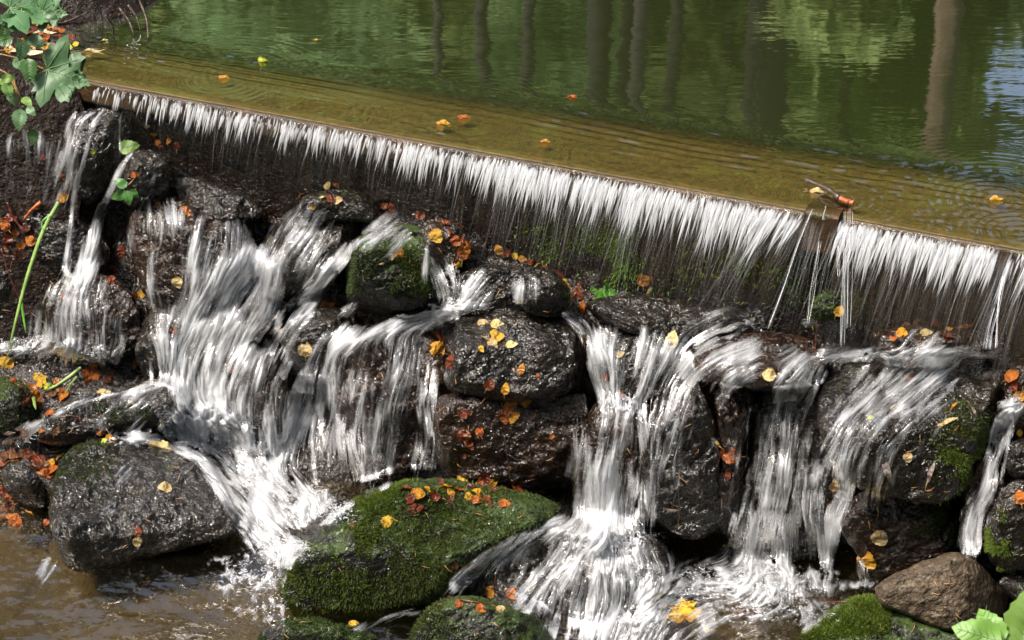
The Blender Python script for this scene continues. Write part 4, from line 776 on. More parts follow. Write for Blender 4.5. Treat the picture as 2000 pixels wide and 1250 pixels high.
tongues(240, 1000, 1583, lambda s: lf(s) * 1.1, 1.7, (.8, 1)); tongues(120, 1652, 1962, lf, 1.6, (.8, 1)); tongues(60, 500, 1000, lf, 1.3)
tongues(800, 400, 2050, lambda s: lf(s) * 2.4,   .3, (.06, .26)); tongues(1100, 1000, 2050, lambda s: lf(s) * 3.0, .25, (.04, .2))
for lo_, hi_, n_ in ((330, 1583, 1500), (1652, 1962, 420)): tongues(n_, lo_, hi_, lambda s: lf(s) * .5, .5, (.25, .7))
# single cords that hang at the curtain's edges and gaps
def cord(pts, w0=1.5, dens=6, al=(.5, .95), K=20):
    n = dens; C = spline([(a, c_, 0) for a, c_ in pts], K); x = C[:, 0][None] + rng.normal(0, w0, (n, 1)) + 1.2 * np.sin(np.linspace(0, 1, K) * rng.uniform(3, 8, (n, 1)) + rng.uniform(0, 6, (n, 1))); y = C[:, 1][None] + 0 * x
    k = np.linspace(0, 1, K); sL = float(SL(pts[0][0])); PT = lip(sL, -.02, .03); t0 = ((PT - O) @ F); t1 = min(t0 - .03, t0) - .05 * k; ribbons(fc_, x, y, np.broadcast_to(t1, x.shape).copy(), rng.uniform(.4, 1.1, (n, 1)) * (1 + .4 * np.sin(k * 5 + rng.uniform(0, 6, (n, 1)))), rng.uniform(*al, (n, 1)) * np.interp(k, [0, .05, .95, 1], [.3, 1, 1, .3]) + 0 * x)
cord([(1586, 408), (1560, 470), (1530, 560), (1500, 642)], 3.5, 6, (.1, .45)); cord([(1653, 412), (1650, 500), (1648, 600), (1646, 678)], 3, 5, (.1, .5)); cord([(1601, 470), (1592, 530), (1577, 632)], 2, 4, (.15, .45)); cord([(1636, 478), (1636, 540)], 1.5, 5, (.2, .5))
cord([(1962, 540), (1952, 600), (1945, 680)], 2, 4, (.2, .6)); cord([(1945, 600), (1935, 640), (1928, 682)], 6, 9, (.2, .6)); cord([(1660, 412), (1658, 520), (1655, 640)], 3, 5, (.2, .6)); cord([(1612, 402), (1608, 430)], 1, 3, (.3, .6))
cur = fc_.build('waterfall', [M['white'], M['curtain']])

# ------------------------------------------------------------ leaves
def outline_leaf(kind, var):
    r = np.random.default_rng(100 + var)
    if kind == 'maple':
        pts = []; tips = [(0, 1.0, .17), (.62, .72, .16), (1.0, .28, .15)] ; 
        seq = [(0, -.02), (.20, -.24), (.40, -.30), (.46, -.18), (.66, -.20), (.64, -.06), (.86, .02), (1.0, .24), (.80, .26), (.74, .36), (.46, .34), (.62, .48), (.72, .62), (.60, .66), (.58, .80), (.40, .70), (.24, .52), (.27, .72), (.20, .80), (.17, .92), (.08, .94), (0, 1.12)]
        half = np.array(seq); half = half + r.normal(0, .02, half.shape) * (np.arange(len(half))[:, None] > 0) * (np.arange(len(half))[:, None] < len(half) - 1); half[:, 1] -= .3; return half
    n = 13; y = np.linspace(0, 1, n)
    if kind == 'willow': wv = .11 * np.sin(np.pi * y ** .9) ** .8
    elif kind == 'round': wv = .44 * np.sin(np.pi * y ** .72) ** .62
    else: wv = .34 * np.sin(np.pi * y ** .68) ** .8
    se = 1 + (.07 if kind != 'willow' else 0) * (-1) ** np.arange(n); return np.stack([wv * se, y - .45], -1)
def leaf_mesh(kind, color, var):
    key = f'{kind}_{color}_{var}'; r = np.random.default_rng(hash(kind) % 1 + 50 + var * 13)
    if key in LM: return LM[key]
    H = outline_leaf(kind, var); cur_ = r.uniform(.0, .22); fold = r.uniform(.02, .22); tw = r.uniform(-.25, .25); V, Fc = [], []
    m = 4; n = len(H)
    for sgn in (-1, 1):
        for i in range(n):
            for j in range(m + 1):
                u = j / m; V.append((sgn * H[i, 0] * u * (1 if sgn > 0 else r.uniform(.97, 1.0)), H[i, 1] if kind != 'maple' else H[i, 1] * u + (1 - u) * (-.3 + 1.35 * i / (n - 1)) * .9))
    V = np.array(V); x, y = V[:, 0], V[:, 1]
    z = fold * np.abs(x) - cur_ * y ** 2 * .8 + tw * x * y + .05 * np.sin(9 * y + 3 * x + var) + .04 * np.sin(14 * x + var) * np.abs(x) 
    V = np.stack([x, y, z], -1)
    for sgn in (0, 1):
        b0 = sgn * n * (m + 1); g = gridfaces(n, m + 1) + b0; Fc.append(g[:, ::-1] if sgn == 0 else g)
    y0 = H[0, 1]; st = np.array([[0, y0 + .05, 0], [.02, y0 - .12, .03], [.05 * (1 + tw), y0 - .35, .0]]); sv_, sf_ = tubem(st, [.014, .012, .012], 5)
    V2, F2 = join([(V, np.concatenate(Fc)), (sv_, sf_)]); mi = np.r_[np.zeros(len(np.concatenate(Fc))), np.ones(len(sf_))].astype(int)
    me = raw_mesh('leaf', V2, F2, [M['l_' + color], M['stalk']], mi=mi); LM[key] = me; return me
LM = {}
def leaf(x, y, size, kind, color, rot, label, group=None, lift=.005, tilt=.12, face=.35, name='fallen_leaf', t=None, nrm=None):
    """size in photo px (length of the blade), rot = direction of its tip in the picture, degrees, 90 = up"""
    tt_ = float(depth(x, y)) if t is None else t; tt_ -= lift; P_ = at_t(np.float64(x), np.float64(y), np.float64(tt_))
    vd = ray(np.float64(x), np.float64(y)); vd /= np.linalg.norm(vd); nn = (normal(x, y) if nrm is None else np.array(nrm, float)) * (1 - face) - vd * face + rng.normal(0, tilt, 3); nn /= np.linalg.norm(nn)
    a = math.radians(rot); dirp = X * math.cos(a) + U * math.sin(a); yv = dirp - (dirp @ nn) * nn; yv /= np.linalg.norm(yv); xv = np.cross(yv, nn)
    s = size * .9 * tt_ / FPX * (.55 if kind == 'maple' else 1); me = leaf_mesh(kind, color, int(rng.integers(0, 4)))
    o = bpy.data.objects.new(name, me); COL.objects.link(o)
    from mathutils import Matrix
    o.matrix_world = Matrix(((xv[0] * s, yv[0] * s, nn[0] * s, P_[0]), (xv[1] * s, yv[1] * s, nn[1] * s, P_[1]), (xv[2] * s, yv[2] * s, nn[2] * s, P_[2]), (0, 0, 0, 1)))
    return tag(o, label, 'leaf', group)
G = 'fallen leaves in the stream'
for a_ in [
    (942, 630, 26, 'birch', 'pale', 10, 'small pale leaf at the upper left on the flat top of the central boulder'),
    (971, 633, 34, 'birch', 'pale', -10, 'larger pale cream leaf beside the small one, upper middle of the central boulder'),
    (968, 657, 36, 'round', 'yellow', 5, 'bright yellow leaf in the middle of the central boulder'),
    (962, 671, 30, 'birch', 'pale', -50, 'pale leaf tucked under the bright yellow one on the central boulder'),
    (998, 673, 28, 'birch', 'pale', 10, 'narrow pale leaf right of the bright yellow one on the central boulder'),
    (940, 681, 18, 'birch', 'yellow', -60, 'tiny yellow leaf left of the others on the central boulder'),
    (1018, 721, 26, 'birch', 'gold', 70, 'orange-yellow leaf upright on the front face of the central boulder'),
    (1050, 734, 12, 'birch', 'orange', 90, 'tiny orange leaf on the right part of the central boulder front'),
    (955, 752, 28, 'round', 'rust', 60, 'round red-brown leaf low on the front face of the central boulder'),
    (987, 760, 28, 'birch', 'gold', 80, 'slim yellow leaf at the bottom rim of the central boulder'),
    (882, 708, 34, 'round', 'rust', 80, 'round rusty leaf hanging on the left shoulder of the central boulder'),
    (855, 660, 34, 'round', 'orange', 30, 'upper orange leaf under clear water left of the central boulder'),
    (853, 683, 44, 'round', 'gold', 160, 'big round golden leaf under clear water left of the central boulder'),
    (1142, 660, 46, 'birch', 'gold', 80, 'upright golden leaf with dark stalk in the water right of the central boulder'),
    (1312, 664, 44, 'birch', 'pale', 75, 'tan upright leaf at the foot of the weir right of centre'),
    (1210, 692, 22, 'birch', 'pale', 20, 'faded leaf under the sheet of water right of the central boulder'),
    (1250, 788, 34, 'birch', 'pale', 60, 'peach-coloured leaf half under white water right of the central boulder'),
    (1213, 772, 30, 'birch', 'orange', 110, 'blurred brownish leaf under the start of the central white fall'),
    (1180, 737, 26, 'birch', 'rust', 30, 'red-brown leaf under shallow water above the central white fall'),
    (1502, 732, 32, 'round', 'pale', 175, 'round pale leaf lying on the brown ledge right of centre'),
    (1775, 738, 34, 'birch', 'orange', 55, 'orange-red leaf on the water-combed top of the big right-hand slab'),
    (1752, 797, 30, 'birch', 'pale', 175, 'heart-shaped pale leaf on the front edge of the big right-hand slab'),
    (1700, 815, 16, 'birch', 'lime', 10, 'tiny yellow-green leaf on the front edge of the big right-hand slab'),
    (1848, 824, 50, 'willow', 'pale', 18, 'long narrow pale leaf on the mossy corner of the big right-hand slab'),
    (1862, 793, 30, 'willow', 'gold', 60, 'curled golden leaf with long stalk near the right corner of the slab'),
    (1902, 803, 30, 'willow', 'grey', -70, 'greyish folded leaf on the right edge of the big slab'),
    (1773, 893, 24, 'round', 'pale', -70, 'small pale leaf on the dark front of the big right-hand slab'),
    (1731, 915, 72, 'willow', 'grey', -72, 'long brown-grey narrow leaf stuck upright on the slab front, left one of two'),
    (1817, 925, 52, 'willow', 'grey', 65, 'long brown-grey narrow leaf leaning on the slab front, right one of two'),
    (1630, 947, 36, 'birch', 'pale', 80, 'tan leaf caught in the water between the right-hand fall and the slab'),
    (1623, 985, 26, 'birch', 'orange', 100, 'orange leaf just below the tan one beside the right-hand fall'),
    (1790, 979, 18, 'round', 'gold', 0, 'small bright orange-yellow leaf at the top of the brown rock below the slab'),
    (1712, 954, 28, 'birch', 'rust', 15, 'red leaf above the brown rock below the slab'),
    (1718, 1050, 42, 'round', 'pale', -60, 'pale yellow leaf with stalk stuck on the brown rock below the slab'),
    (1694, 1093, 48, 'round', 'gold', -60, 'golden-brown oval leaf stuck on the brown rock just below the pale one'),
    (1938, 850, 40, 'round', 'pale', 150, 'peach leaf blurred by the small fall at the right edge'),
    (1992, 845, 20, 'birch', 'yellow', 70, 'small folded yellow leaf at the right edge above the mossy stone'),
    (1993, 972, 34, 'round', 'orange', 100, 'orange-brown leaf on the upright grey stone at the right edge'),
    (1912, 1048, 30, 'birch', 'rust', 80, 'dark red leaf beside the small right-edge fall'),
    (1424, 888, 46, 'round', 'orange', 175, 'big square-looking orange leaf pinned on the dark rock left of the right-hand fall'),
    (1400, 865, 30, 'willow', 'yellow', 130, 'yellow folded leaf touching the big orange one on the dark rock'),
    (1420, 928, 26, 'birch', 'rust', 80, 'dark red leaf under the big orange one on the dark rock'),
    (996, 792, 34, 'round', 'gold', 110, 'golden leaf on the ledge just under the central boulder'),
    (1022, 789, 36, 'birch', 'gold', 20, 'tan-gold leaf touching the golden one under the central boulder'),
    (1003, 812, 36, 'birch', 'gold', -110, 'gold leaf hanging down over the brown block under the central boulder'),
    (985, 812, 38, 'birch', 'rust', -80, 'dark red leaf behind the hanging gold one on the brown block'),
    (838, 813, 22, 'round', 'gold', 90, 'small dull yellow leaf at the left end of the brown block'),
    (908, 808, 32, 'birch', 'rust', 10, 'glossy red leaf at the upper left of the brown block'),
    (905, 850, 36, 'round', 'rust', 100, 'round dark red leaf in the middle left of the brown block'),
    (936, 842, 28, 'birch', 'orange', 110, 'orange-red curled leaf right of the round dark one on the brown block'),
    (918, 868, 28, 'birch', 'rust', -60, 'lower dark red leaf on the left part of the brown block'),
    (908, 890, 20, 'birch', 'brown', 5, 'small brown leaf near the hollow in the brown block'),
    (1078, 853, 12, 'round', 'orange', 30, 'tiny orange leaf on the right part of the brown block'),
    (812, 993, 34, 'birch', 'rust', 15, 'rusty brown leaf lying on the green moss of the foreground boulder'),
    (758, 1019, 40, 'birch', 'yellow', 15, 'yellow lobed leaf on the green moss of the foreground boulder'),
    (688, 1026, 22, 'birch', 'brown', 50, 'small brown leaf low on the left slope of the foreground mossy boulder'),
    (1057, 962, 30, 'round', 'orange', 70, 'orange leaf standing at the right end of the leaf pile on the mossy boulder'),
    (902, 937, 26, 'round', 'yellow', 20, 'bright yellow curled leaf on top of the leaf pile on the mossy boulder'),
    (962, 943, 20, 'round', 'gold', 10, 'dull yellow leaf at the back of the leaf pile on the mossy boulder'),
    (915, 969, 20, 'round', 'yellow', -20, 'small yellow leaf at the front of the leaf pile on the mossy boulder'),
    (985, 983, 30, 'birch', 'orange', -10, 'glowing orange leaf at the front right of the leaf pile on the mossy boulder'),
    (959, 988, 10, 'birch', 'rust', 80, 'tiny rust speck of a leaf just below the leaf pile on the mossy boulder'),
    (896, 1180, 20, 'round', 'orange', 20, 'small orange leaf on the dark mossy boulder at the bottom edge'),
    (939, 1188, 28, 'birch', 'orange', -35, 'orange-red folded leaf right of the small orange one on the bottom boulder'),
    (980, 1192, 32, 'birch', 'pale', -30, 'pale tan leaf at the water edge of the bottom boulder'),
    (960, 1155, 40, 'birch', 'gold', 20, 'dry golden leaf caught above the bottom boulder'),
    (1000, 1160, 34, 'birch', 'orange', -50, 'dark gold curled leaf caught above the bottom boulder on the right'),
    (690, 1218, 26, 'birch', 'yellow', 30, 'bright yellow leaf at the bottom edge below the mossy boulder'),
    (965, 1081, 26, 'birch', 'lime', -5, 'yellow-green leaf under fast water right of the mossy boulder'),
    (926, 1103, 26, 'birch', 'yellow', 100, 'yellow leaf under the curling water right of the mossy boulder'),
    (907, 1133, 16, 'birch', 'yellow', 60, 'small yellow leaf where the curling water meets the bottom boulder'),
    (888, 1105, 26, 'birch', 'rust', 60, 'dark red leaf on the right flank of the mossy boulder'),
    (1335, 1195, 78, 'maple', 'yellow', 100, 'large yellow maple leaf afloat at the bottom of the picture'),
    (1380, 1229, 16, 'birch', 'yellow', 40, 'tiny yellow leaf just below the large floating maple leaf'),
    (323, 952, 32, 'round', 'pale', -170, 'pale yellow leaf on the flat top of the big black boulder at lower left'),
    (268, 1058, 24, 'round', 'pale', -80, 'tan leaf on the front rim of the big black boulder'),
    (269, 1038, 26, 'birch', 'rust', 90, 'rusty leaf just above the tan one on the rim of the big black boulder'),
    (312, 873, 60, 'birch', 'pale', -10, 'long tan leaf under water at the back of the big black boulder'),
    (214, 857, 24, 'round', 'gold', 10, 'orange-yellow leaf at the back corner of the big black boulder'),
    (203, 862, 18, 'birch', 'lime', -110, 'small lime leaf touching the orange-yellow one at the back of the black boulder'),
    (195, 845, 20, 'birch', 'orange', 160, 'thin orange leaf between the flat rock and the big black boulder'),
    (145, 868, 44, 'willow', 'gold', 20, 'twisted golden leaf with stalk on the left corner of the big black boulder'),
    (115, 893, 30, 'willow', 'yellow', 60, 'yellow slim leaf above the angular small black rock'),
    (90, 1020, 22, 'birch', 'orange', 0, 'orange leaf at the left foot of the big black boulder'),
    (56, 1000, 26, 'willow', 'gold', -40, 'golden slim leaf below the angular small black rock'),
    (20, 972, 26, 'round', 'orange', 110, 'bright orange leaf at the left edge beside the angular black rock'),
    (98, 807, 26, 'round', 'orange', 10, 'rust-orange leaf on the left tip of the flat-topped rock with the rill'),
    (80, 842, 13, 'round', 'orange', 0, 'tiny orange leaf on the front edge of the flat-topped rock'),
    (110, 842, 22, 'birch', 'brown', 60, 'small red-brown leaf on the front of the flat-topped rock'),
    (200, 769, 34, 'birch', 'pale', 20, 'yellow leaf caught at the edge of the narrow white rill'),
    (178, 735, 54, 'birch', 'orange', -80, 'big glossy orange leaf draped over the grass clump at left'),
    (186, 715, 32, 'birch', 'yellow', 5, 'yellow leaf behind the big glossy orange leaf'),
    (212, 735, 34, 'round', 'brown', -10, 'brown leaf right of the big glossy orange leaf'),
    (78, 742, 40, 'maple', 'yellow', 30, 'bright yellow lobed leaf in the shallow water at left'),
    (12, 708, 40, 'birch', 'yellow', 150, 'yellow leaf at the left edge at the foot of the reed'),
    (95, 755, 26, 'birch', 'lime', 0, 'lime-tinged leaf right of the bright yellow lobed leaf'),
    (65, 770, 50, 'birch', 'orange', -15, 'orange-tan leaf above the moss-dark rock at left'),
    (264, 708, 22, 'round', 'orange', 160, 'orange leaf left of the foot of the main cascade'),
    (339, 645, 22, 'birch', 'rust', 60, 'reddish leaf at the left rim of the main cascade'),
    (347, 551, 28, 'round', 'pale', -80, 'pale leaf with curved stalk on the large brown rock'),
    (360, 415, 32, 'round', 'orange', 0, 'orange leaf on the washed crown of the large brown rock'),
    (275, 575, 22, 'round', 'yellow', 20, 'yellow leaf left of the large brown rock above the dark hollow'),
    (265, 580, 24, 'birch', 'orange', -60, 'orange leaf touching the yellow one left of the large brown rock'),
    (453, 722, 20, 'birch', 'orange', 5, 'small orange leaf in the middle of the main cascade'),
    (524, 473, 40, 'willow', 'yellow', 55, 'yellow leaf on the left shoulder of the smooth grey-brown rock'),
    (550, 646, 38, 'willow', 'yellow', 60, 'yellow leaf on the upper left of the rounded rock between the veils'),
    (596, 683, 36, 'round', 'pale', 90, 'pale round leaf with brown stalk on the rounded rock between the veils'),
    (638, 598, 38, 'birch', 'orange', 20, 'bright orange leaf below the left end of the moss-edged block'),
    (780, 495, 22, 'round', 'gold', 60, 'bright golden leaf standing on the moss-edged block'),
    (765, 501, 22, 'birch', 'pale', 20, 'pale leaf left of the golden one on the moss-edged block'),
    (745, 515, 18, 'willow', 'pale', 15, 'thin tan leaf on the top edge of the moss-edged block'),
    (673, 495, 18, 'round', 'pale', 60, 'small peach leaf in the water left of the moss-edged block'),
    (852, 460, 34, 'round', 'yellow', -60, 'yellow leaf inside the clear bulge of water by the weir foot'),
    (718, 652, 18, 'birch', 'lime', 0, 'tiny green leaf on the ledge left of the central boulder'),
    (905, 490, 46, 'birch', 'orange', 80, 'upright orange leaf under the water surface near the weir foot'),
    (896, 515, 24, 'birch', 'yellow', 80, 'small yellow leaf below the upright orange one near the weir foot'),
    (122, 385, 26, 'round', 'gold', 20, 'golden leaf curled over the tip of the green reed'),
    (182, 297, 15, 'birch', 'lime', 30, 'small yellow-green leaf on the tall black rock at left'),
    (262, 341, 22, 'birch', 'orange', 0, 'orange leaf above the green sprig on the rounded rock'),
    (308, 398, 16, 'round', 'orange', 30, 'little orange leaf just below the rounded brown-grey rock'),
    (235, 493, 34, 'birch', 'rust', 75, 'dark red upright leaf in the hollow left of the large brown rock'),
    (222, 523, 26, 'round', 'rust', 30, 'round dark red leaf under water left of the large brown rock'),
    (218, 548, 26, 'round', 'rust', -30, 'second round dark red leaf just below the first, left of the large brown rock'),
    (122, 580, 24, 'willow', 'orange', 70, 'thin orange leaf in the left side cascade'),
    (85, 305, 20, 'round', 'rust', 10, 'reddish leaf under the film of water at the upper left'),
    (120, 345, 20, 'birch', 'rust', -50, 'red leaf in the left side cascade beside the thin arching stream'),
    (1638, 608, 26, 'round', 'yellow', 60, 'pale yellow leaf at the right side of the curtain gap'),
    (1808, 650, 30, 'birch', 'pale', 0, 'cream leaf behind the right part of the curtain'),
    (1853, 643, 18, 'birch', 'gold', 0, 'small golden leaf behind the right part of the curtain'),
    (1257, 546, 34, 'round', 'gold', 85, 'square golden leaf seen through the curtain above the ledge'),
    (1273, 546, 20, 'willow', 'orange', 85, 'thin orange leaf right of the square golden one behind the curtain'),
    (1268, 566, 24, 'willow', 'pale', 60, 'thin whitish leaf below the square golden one behind the curtain'),
    (1130, 570, 40, 'birch', 'rust', 80, 'rusty leaf beside the green leaf at the weir foot'),
    (1138, 600, 30, 'birch', 'orange', 80, 'orange leaf in shallow water below the green leaf at the weir foot'),
    (1178, 575, 84, 'maple', 'green', 10, 'fresh green lobed leaf lying at the weir foot'),
    (1975, 735, 34, 'round', 'orange', 20, 'orange leaves patch end in shadow at the right edge behind the slab'),
]:
    leaf(*a_, group=G, face=.5)
def pile(pts, label, group, cols, size=(20, 34)):
    for (x, y) in pts: leaf(x, y, rng.uniform(*size), ['birch', 'round'][int(rng.integers(0, 2))], cols[int(rng.integers(0, len(cols)))], rng.uniform(0, 360), label, group, lift=rng.uniform(.003, .014), tilt=.25, face=.25)
pile([(815, 965), (835, 955), (850, 968), (868, 950), (880, 962), (893, 955), (905, 958), (922, 953), (935, 962), (940, 948), (952, 975), (965, 958), (880, 975), (930, 976), (860, 940), (945, 935), (985, 957), (1010, 953), (1030, 957), (790, 953), (800, 975)],
     'wet red or orange leaf in the pile on the mossy foreground boulder', 'leaf pile on the mossy boulder', ['rust', 'orange', 'rust', 'brown', 'gold', 'rust'], (18, 38))
pile([(10, 890), (30, 900), (50, 885), (62, 893), (75, 900), (85, 910), (95, 905), (70, 915), (90, 925), (30, 885), (5, 905), (100, 918), (5, 1010), (15, 990), (30, 1020), (5, 960), (25, 1010)],
     'wet orange or brown leaf in the heap by the small angular rock', 'leaf heap at the left edge', ['rust', 'orange', 'brown', 'orange', 'gold'], (24, 38))
pile([(10, 440), (30, 455), (15, 470), (40, 480), (8, 490), (35, 500), (20, 425), (50, 445), (60, 470)], 'soaked red-brown leaf on the rock at the upper left edge', 'soaked leaves on the left edge rock', ['rust', 'brown', 'orange'], (22, 34))
pile([(40, 760), (60, 755), (85, 775), (100, 765), (50, 785), (75, 790), (110, 745), (28, 745), (120, 770)], 'orange or brown leaf lodged above the moss-dark rock at left', 'leaves lodged above the moss-dark rock', ['orange', 'rust', 'gold', 'brown'], (22, 36))
pile([(990, 495), (1005, 500), (1020, 505), (1035, 510), (1050, 517), (1065, 520), (1080, 528), (1092, 535), (1103, 550), (1110, 562), (975, 488)], 'yellow or orange leaf in the line along the foot of the weir', 'line of leaves along the weir foot', ['gold', 'orange', 'yellow', 'rust'], (16, 26))
pile([(880, 455), (890, 470), (900, 440), (905, 470), (870, 435), (885, 515), (880, 530), (895, 500), (915, 480)], 'orange leaf under water beside the clear bulge', 'leaves beside the clear bulge', ['rust', 'orange', 'rust'], (18, 28))
pile([(640, 362), (655, 360), (630, 385), (645, 388), (660, 392), (750, 402), (765, 405), (820, 420), (610, 405), (590, 380), (300, 262), (330, 275), (345, 285), (310, 280), (255, 228), (285, 245)], 'orange leaf caught behind the curtain at the weir foot', 'leaves behind the curtain', ['orange', 'gold', 'rust', 'pale'], (16, 24))
pile([(1770, 635), (1790, 628), (1830, 632), (1870, 640), (1745, 660), (1890, 636), (1850, 655), (1960, 770), (1980, 755), (1990, 775), (1760, 650)], 'red-brown leaf behind the right part of the curtain', 'leaves behind the right part of the curtain', ['rust', 'orange', 'brown', 'gold'], (18, 32))

P_z = lambda x, y: at_t(np.float64(x), np.float64(y), depth(x, y))[2]
dv = []
for k in range(330):
    x = rng.uniform(0, 2000); y = rng.uniform(420, 1240); n_ = normal(x, y)
    if P_z(x, y) < -.87 or samp(den, x, y) > .3 or y < 300 + .2 * x: continue
    P_ = at_t(np.float64(x), np.float64(y), depth(np.float64(x), np.float64(y)) - .003); a_ = rng.normal(size=3); a_ -= (a_ @ n_) * n_; a_ /= np.linalg.norm(a_); l_ = rng.uniform(.008, .03); nz_ = rng.normal(size=3) * .002
    dv.append(tubem([P_, P_ + a_ * l_ * .5 + n_ * .002 + nz_, P_ + a_ * l_], [.0006, .0007, .0004], 4))
mk('plant_debris', *join(dv), simple('straw_and_needles', (.30, .12, .03), .5, 9, (.45, .28, .12)), 'fine straws and needles stuck to the wet rocks', kind='stuff')
# leaves floating on the pond and litter on the bank: they lie on the water plane
for (x, y, s, k_, c_, r_, lb) in [(436, 151, 26, 'birch', 'gold', 0, 'small orange leaf afloat on the left part of the sill'), (512, 118, 30, 'maple', 'lime', 20, 'pale green leaf afloat where the pond meets the sill'), (864, 240, 32, 'birch', 'gold', 0, 'tan leaf afloat mid-sill, nearer the lip of a pair'), (905, 229, 32, 'birch', 'orange', 5, 'orange-brown leaf afloat mid-sill, farther from the lip of a pair'), (1064, 276, 24, 'birch', 'gold', -5, 'small orange leaf afloat near the lip in the middle of the weir'), (1945, 388, 32, 'birch', 'gold', -5, 'tan leaf afloat on the sill at the right, ripples round it'), (1595, 373, 36, 'birch', 'pale', 0, 'pale peach leaf caught under the stick on the weir lip'), (1118, 190, 26, 'round', 'orange', 20, 'sunken brownish leaf in the pond beyond the sill'), (617, 78, 14, 'birch', 'yellow', 0, 'small yellow leaf afloat in the pond near the left'), (205, 78, 14, 'birch', 'pale', 40, 'tiny cream leaf afloat close to the left bank'), (180, 99, 56, 'willow', 'pale', 8, 'long tan leaf afloat beside the left bank')]:
    leaf(x, y, s, k_, c_, r_, lb, G, lift=.0, tilt=.03, face=.0, t=float(t_z(x, y, .0)), nrm=(0, 0, 1))
for (x, y, s, k_, c_, r_, lb) in [(148, 86, 16, 'round', 'yellow', 80, 'small upright yellow leaf at the tip of the leaf litter on the left bank'), (130, 92, 24, 'round', 'lime', 0, 'lime leaf at the tip of the leaf litter on the left bank'), (65, 44, 26, 'round', 'yellow', 120, 'bright yellow leaf topmost in the litter of the left bank'), (85, 62, 54, 'willow', 'cream', 5, 'long cream leaf in the litter of the left bank, the upper of two'), (50, 100, 78, 'willow', 'cream', 5, 'long cream leaf in the litter of the left bank, the lower of two'), (108, 57, 18, 'round', 'orange', 0, 'bright orange leaf right of the upper long cream leaf')]:
    leaf(x, y, s, k_, c_, r_, lb, 'leaf litter on the left bank', lift=.012, tilt=.08, face=.3, t=float(t_z(x, y, .02)), nrm=(0, 0, 1))
for k in range(70):
    x = rng.uniform(-30, 150); y = rng.uniform(40, 98) + (0 if x > 20 else rng.uniform(-20, 10))
    if y < 40 + x * .1: continue
    leaf(x, y, rng.uniform(14, 28), ['birch', 'round'][k % 2], ['orange', 'rust', 'gold', 'brown', 'pale', 'orange'][k % 6], rng.uniform(0, 360), 'small orange or brown dead leaf of the litter on the left bank', 'leaf litter on the left bank', lift=.01, tilt=.2, face=.2, t=float(t_z(x, y, .01)), nrm=(0, 0, 1))

# ------------------------------------------------------------ twigs, reed, sapling
def stick(name, pts, rad, mat, label, cat='twig', water=False, tt_=None, side=(), lift=.01, par=None):
    C = spline([(a, c_, 0) for a, c_ in pts], 14); t = (depth(C[:, 0], C[:, 1]) if tt_ is None else np.interp(np.linspace(0, 1, 14), np.linspace(0, 1, len(tt_)), tt_)) - lift
    P_ = at_t(C[:, 0], C[:, 1], smooth_t(t[None], 3)[0] if tt_ is None else t); r_ = np.interp(np.linspace(0, 1, 14), [0, 1], rad) * (1 + .15 * rng.normal(size=14)) if len(rad) == 2 else rad
    parts = [tubem(P_, r_)]
    for (i, dx, dy, rr) in side:
        q = P_[i]; e = q + X * dx / FPX * 4.6 + U * dy / FPX * 4.6; parts.append(tubem([q, q * .5 + e * .5 + np.array([0, -.002, .003]), e], [rr, rr * .8, rr * .5], 5))
    V_, F_ = join(parts); return mk(name, V_, F_, mat, label, cat, parent=par)
tz_ = lambda x, y, z: float(t_z(x, y, z))
st_ = empty('stick', tuple(at_z(1620, 375, 0.)), 'dark wet stick with a rotten orange end lying across the weir lip', 'stick')
stick('bark', [(1570, 350), (1600, 362), (1625, 375), (1640, 388)], (.006, .0075), M['twig'], None, None, tt_=[tz_(1570, 350, .002), tz_(1640, 388, .002)], side=[(7, 4, 10, .0012), (8, -6, -4, .001)], lift=.004, par=st_)
stick('rotten_end', [(1640, 388), (1652, 393), (1668, 397)], (.008, .0065), M['twig_orange'], None, None, tt_=[tz_(1640, 388, .004), tz_(1668, 397, .0)], side=[(8, 5, 5, .003), (5, 3, -7, .003)], lift=.006, par=st_)
stick('twig', [(1188, 955), (1190, 1000), (1192, 1066)], (.0018, .003), M['twig'], 'thin dark twig standing upright in the foot of the central white fall', side=[(6, 3, -3, .001)], lift=.03)
stick('twig', [(1430, 1188), (1455, 1198), (1484, 1186)], (.002, .0025), M['twig_red'], 'reddish twig floating below the right-hand fall at the bottom')
stick('twig', [(1575, 1173), (1620, 1176), (1675, 1174)], (.0014, .0018), M['twig_red'], 'thin straight red twig by the tip of the bottom right mossy slab')
stick('twig', [(14, 395), (30, 430), (50, 455)], (.0035, .005), M['twig_red'], 'short thick red-brown twig among the soaked leaves at left')
stick('twig', [(80, 395), (60, 412), (46, 430)], (.006, .003), M['twig_orange'], 'glossy red curled piece of bark in the left side cascade')
stick('twig', [(2, 485), (25, 555), (50, 600), (92, 635)], (.0018, .0018), M['twig_red'], 'long thin brown twig bending behind the reed at left', side=[(4, 8, 40, .001)], lift=.03)
stick('twig', [(1596, 626), (1594, 655), (1592, 682)], (.0018, .0018), M['twig_red'], 'short red-brown twig standing in the dark water under the curtain gap', lift=.02, side=[(3, 4, -6, .0008)])
stick('twig', [(118, 815), (140, 812), (155, 820), (165, 828)], (.0014, .0014), M['twig_red'], 'small forked red twig on the flat-topped rock with the rill', side=[(7, 20, -2, .0009)])
stick('twig', [(1322, 930), (1326, 1010), (1318, 1050)], (.0012, .0012), M['twig'], 'hair-thin dark root on the bumpy rock face')
stick('twig', [(985, 850), (992, 900), (998, 945)], (.0016, .001), M['twig'], 'thin dark root hanging down the brown block', side=[(5, 24, -14, .0008)])
stick('twig', [(860, 1160), (905, 1172), (960, 1180)], (.002, .0016), M['twig_red'], 'thin dark twig at the top of the bottom edge boulder')
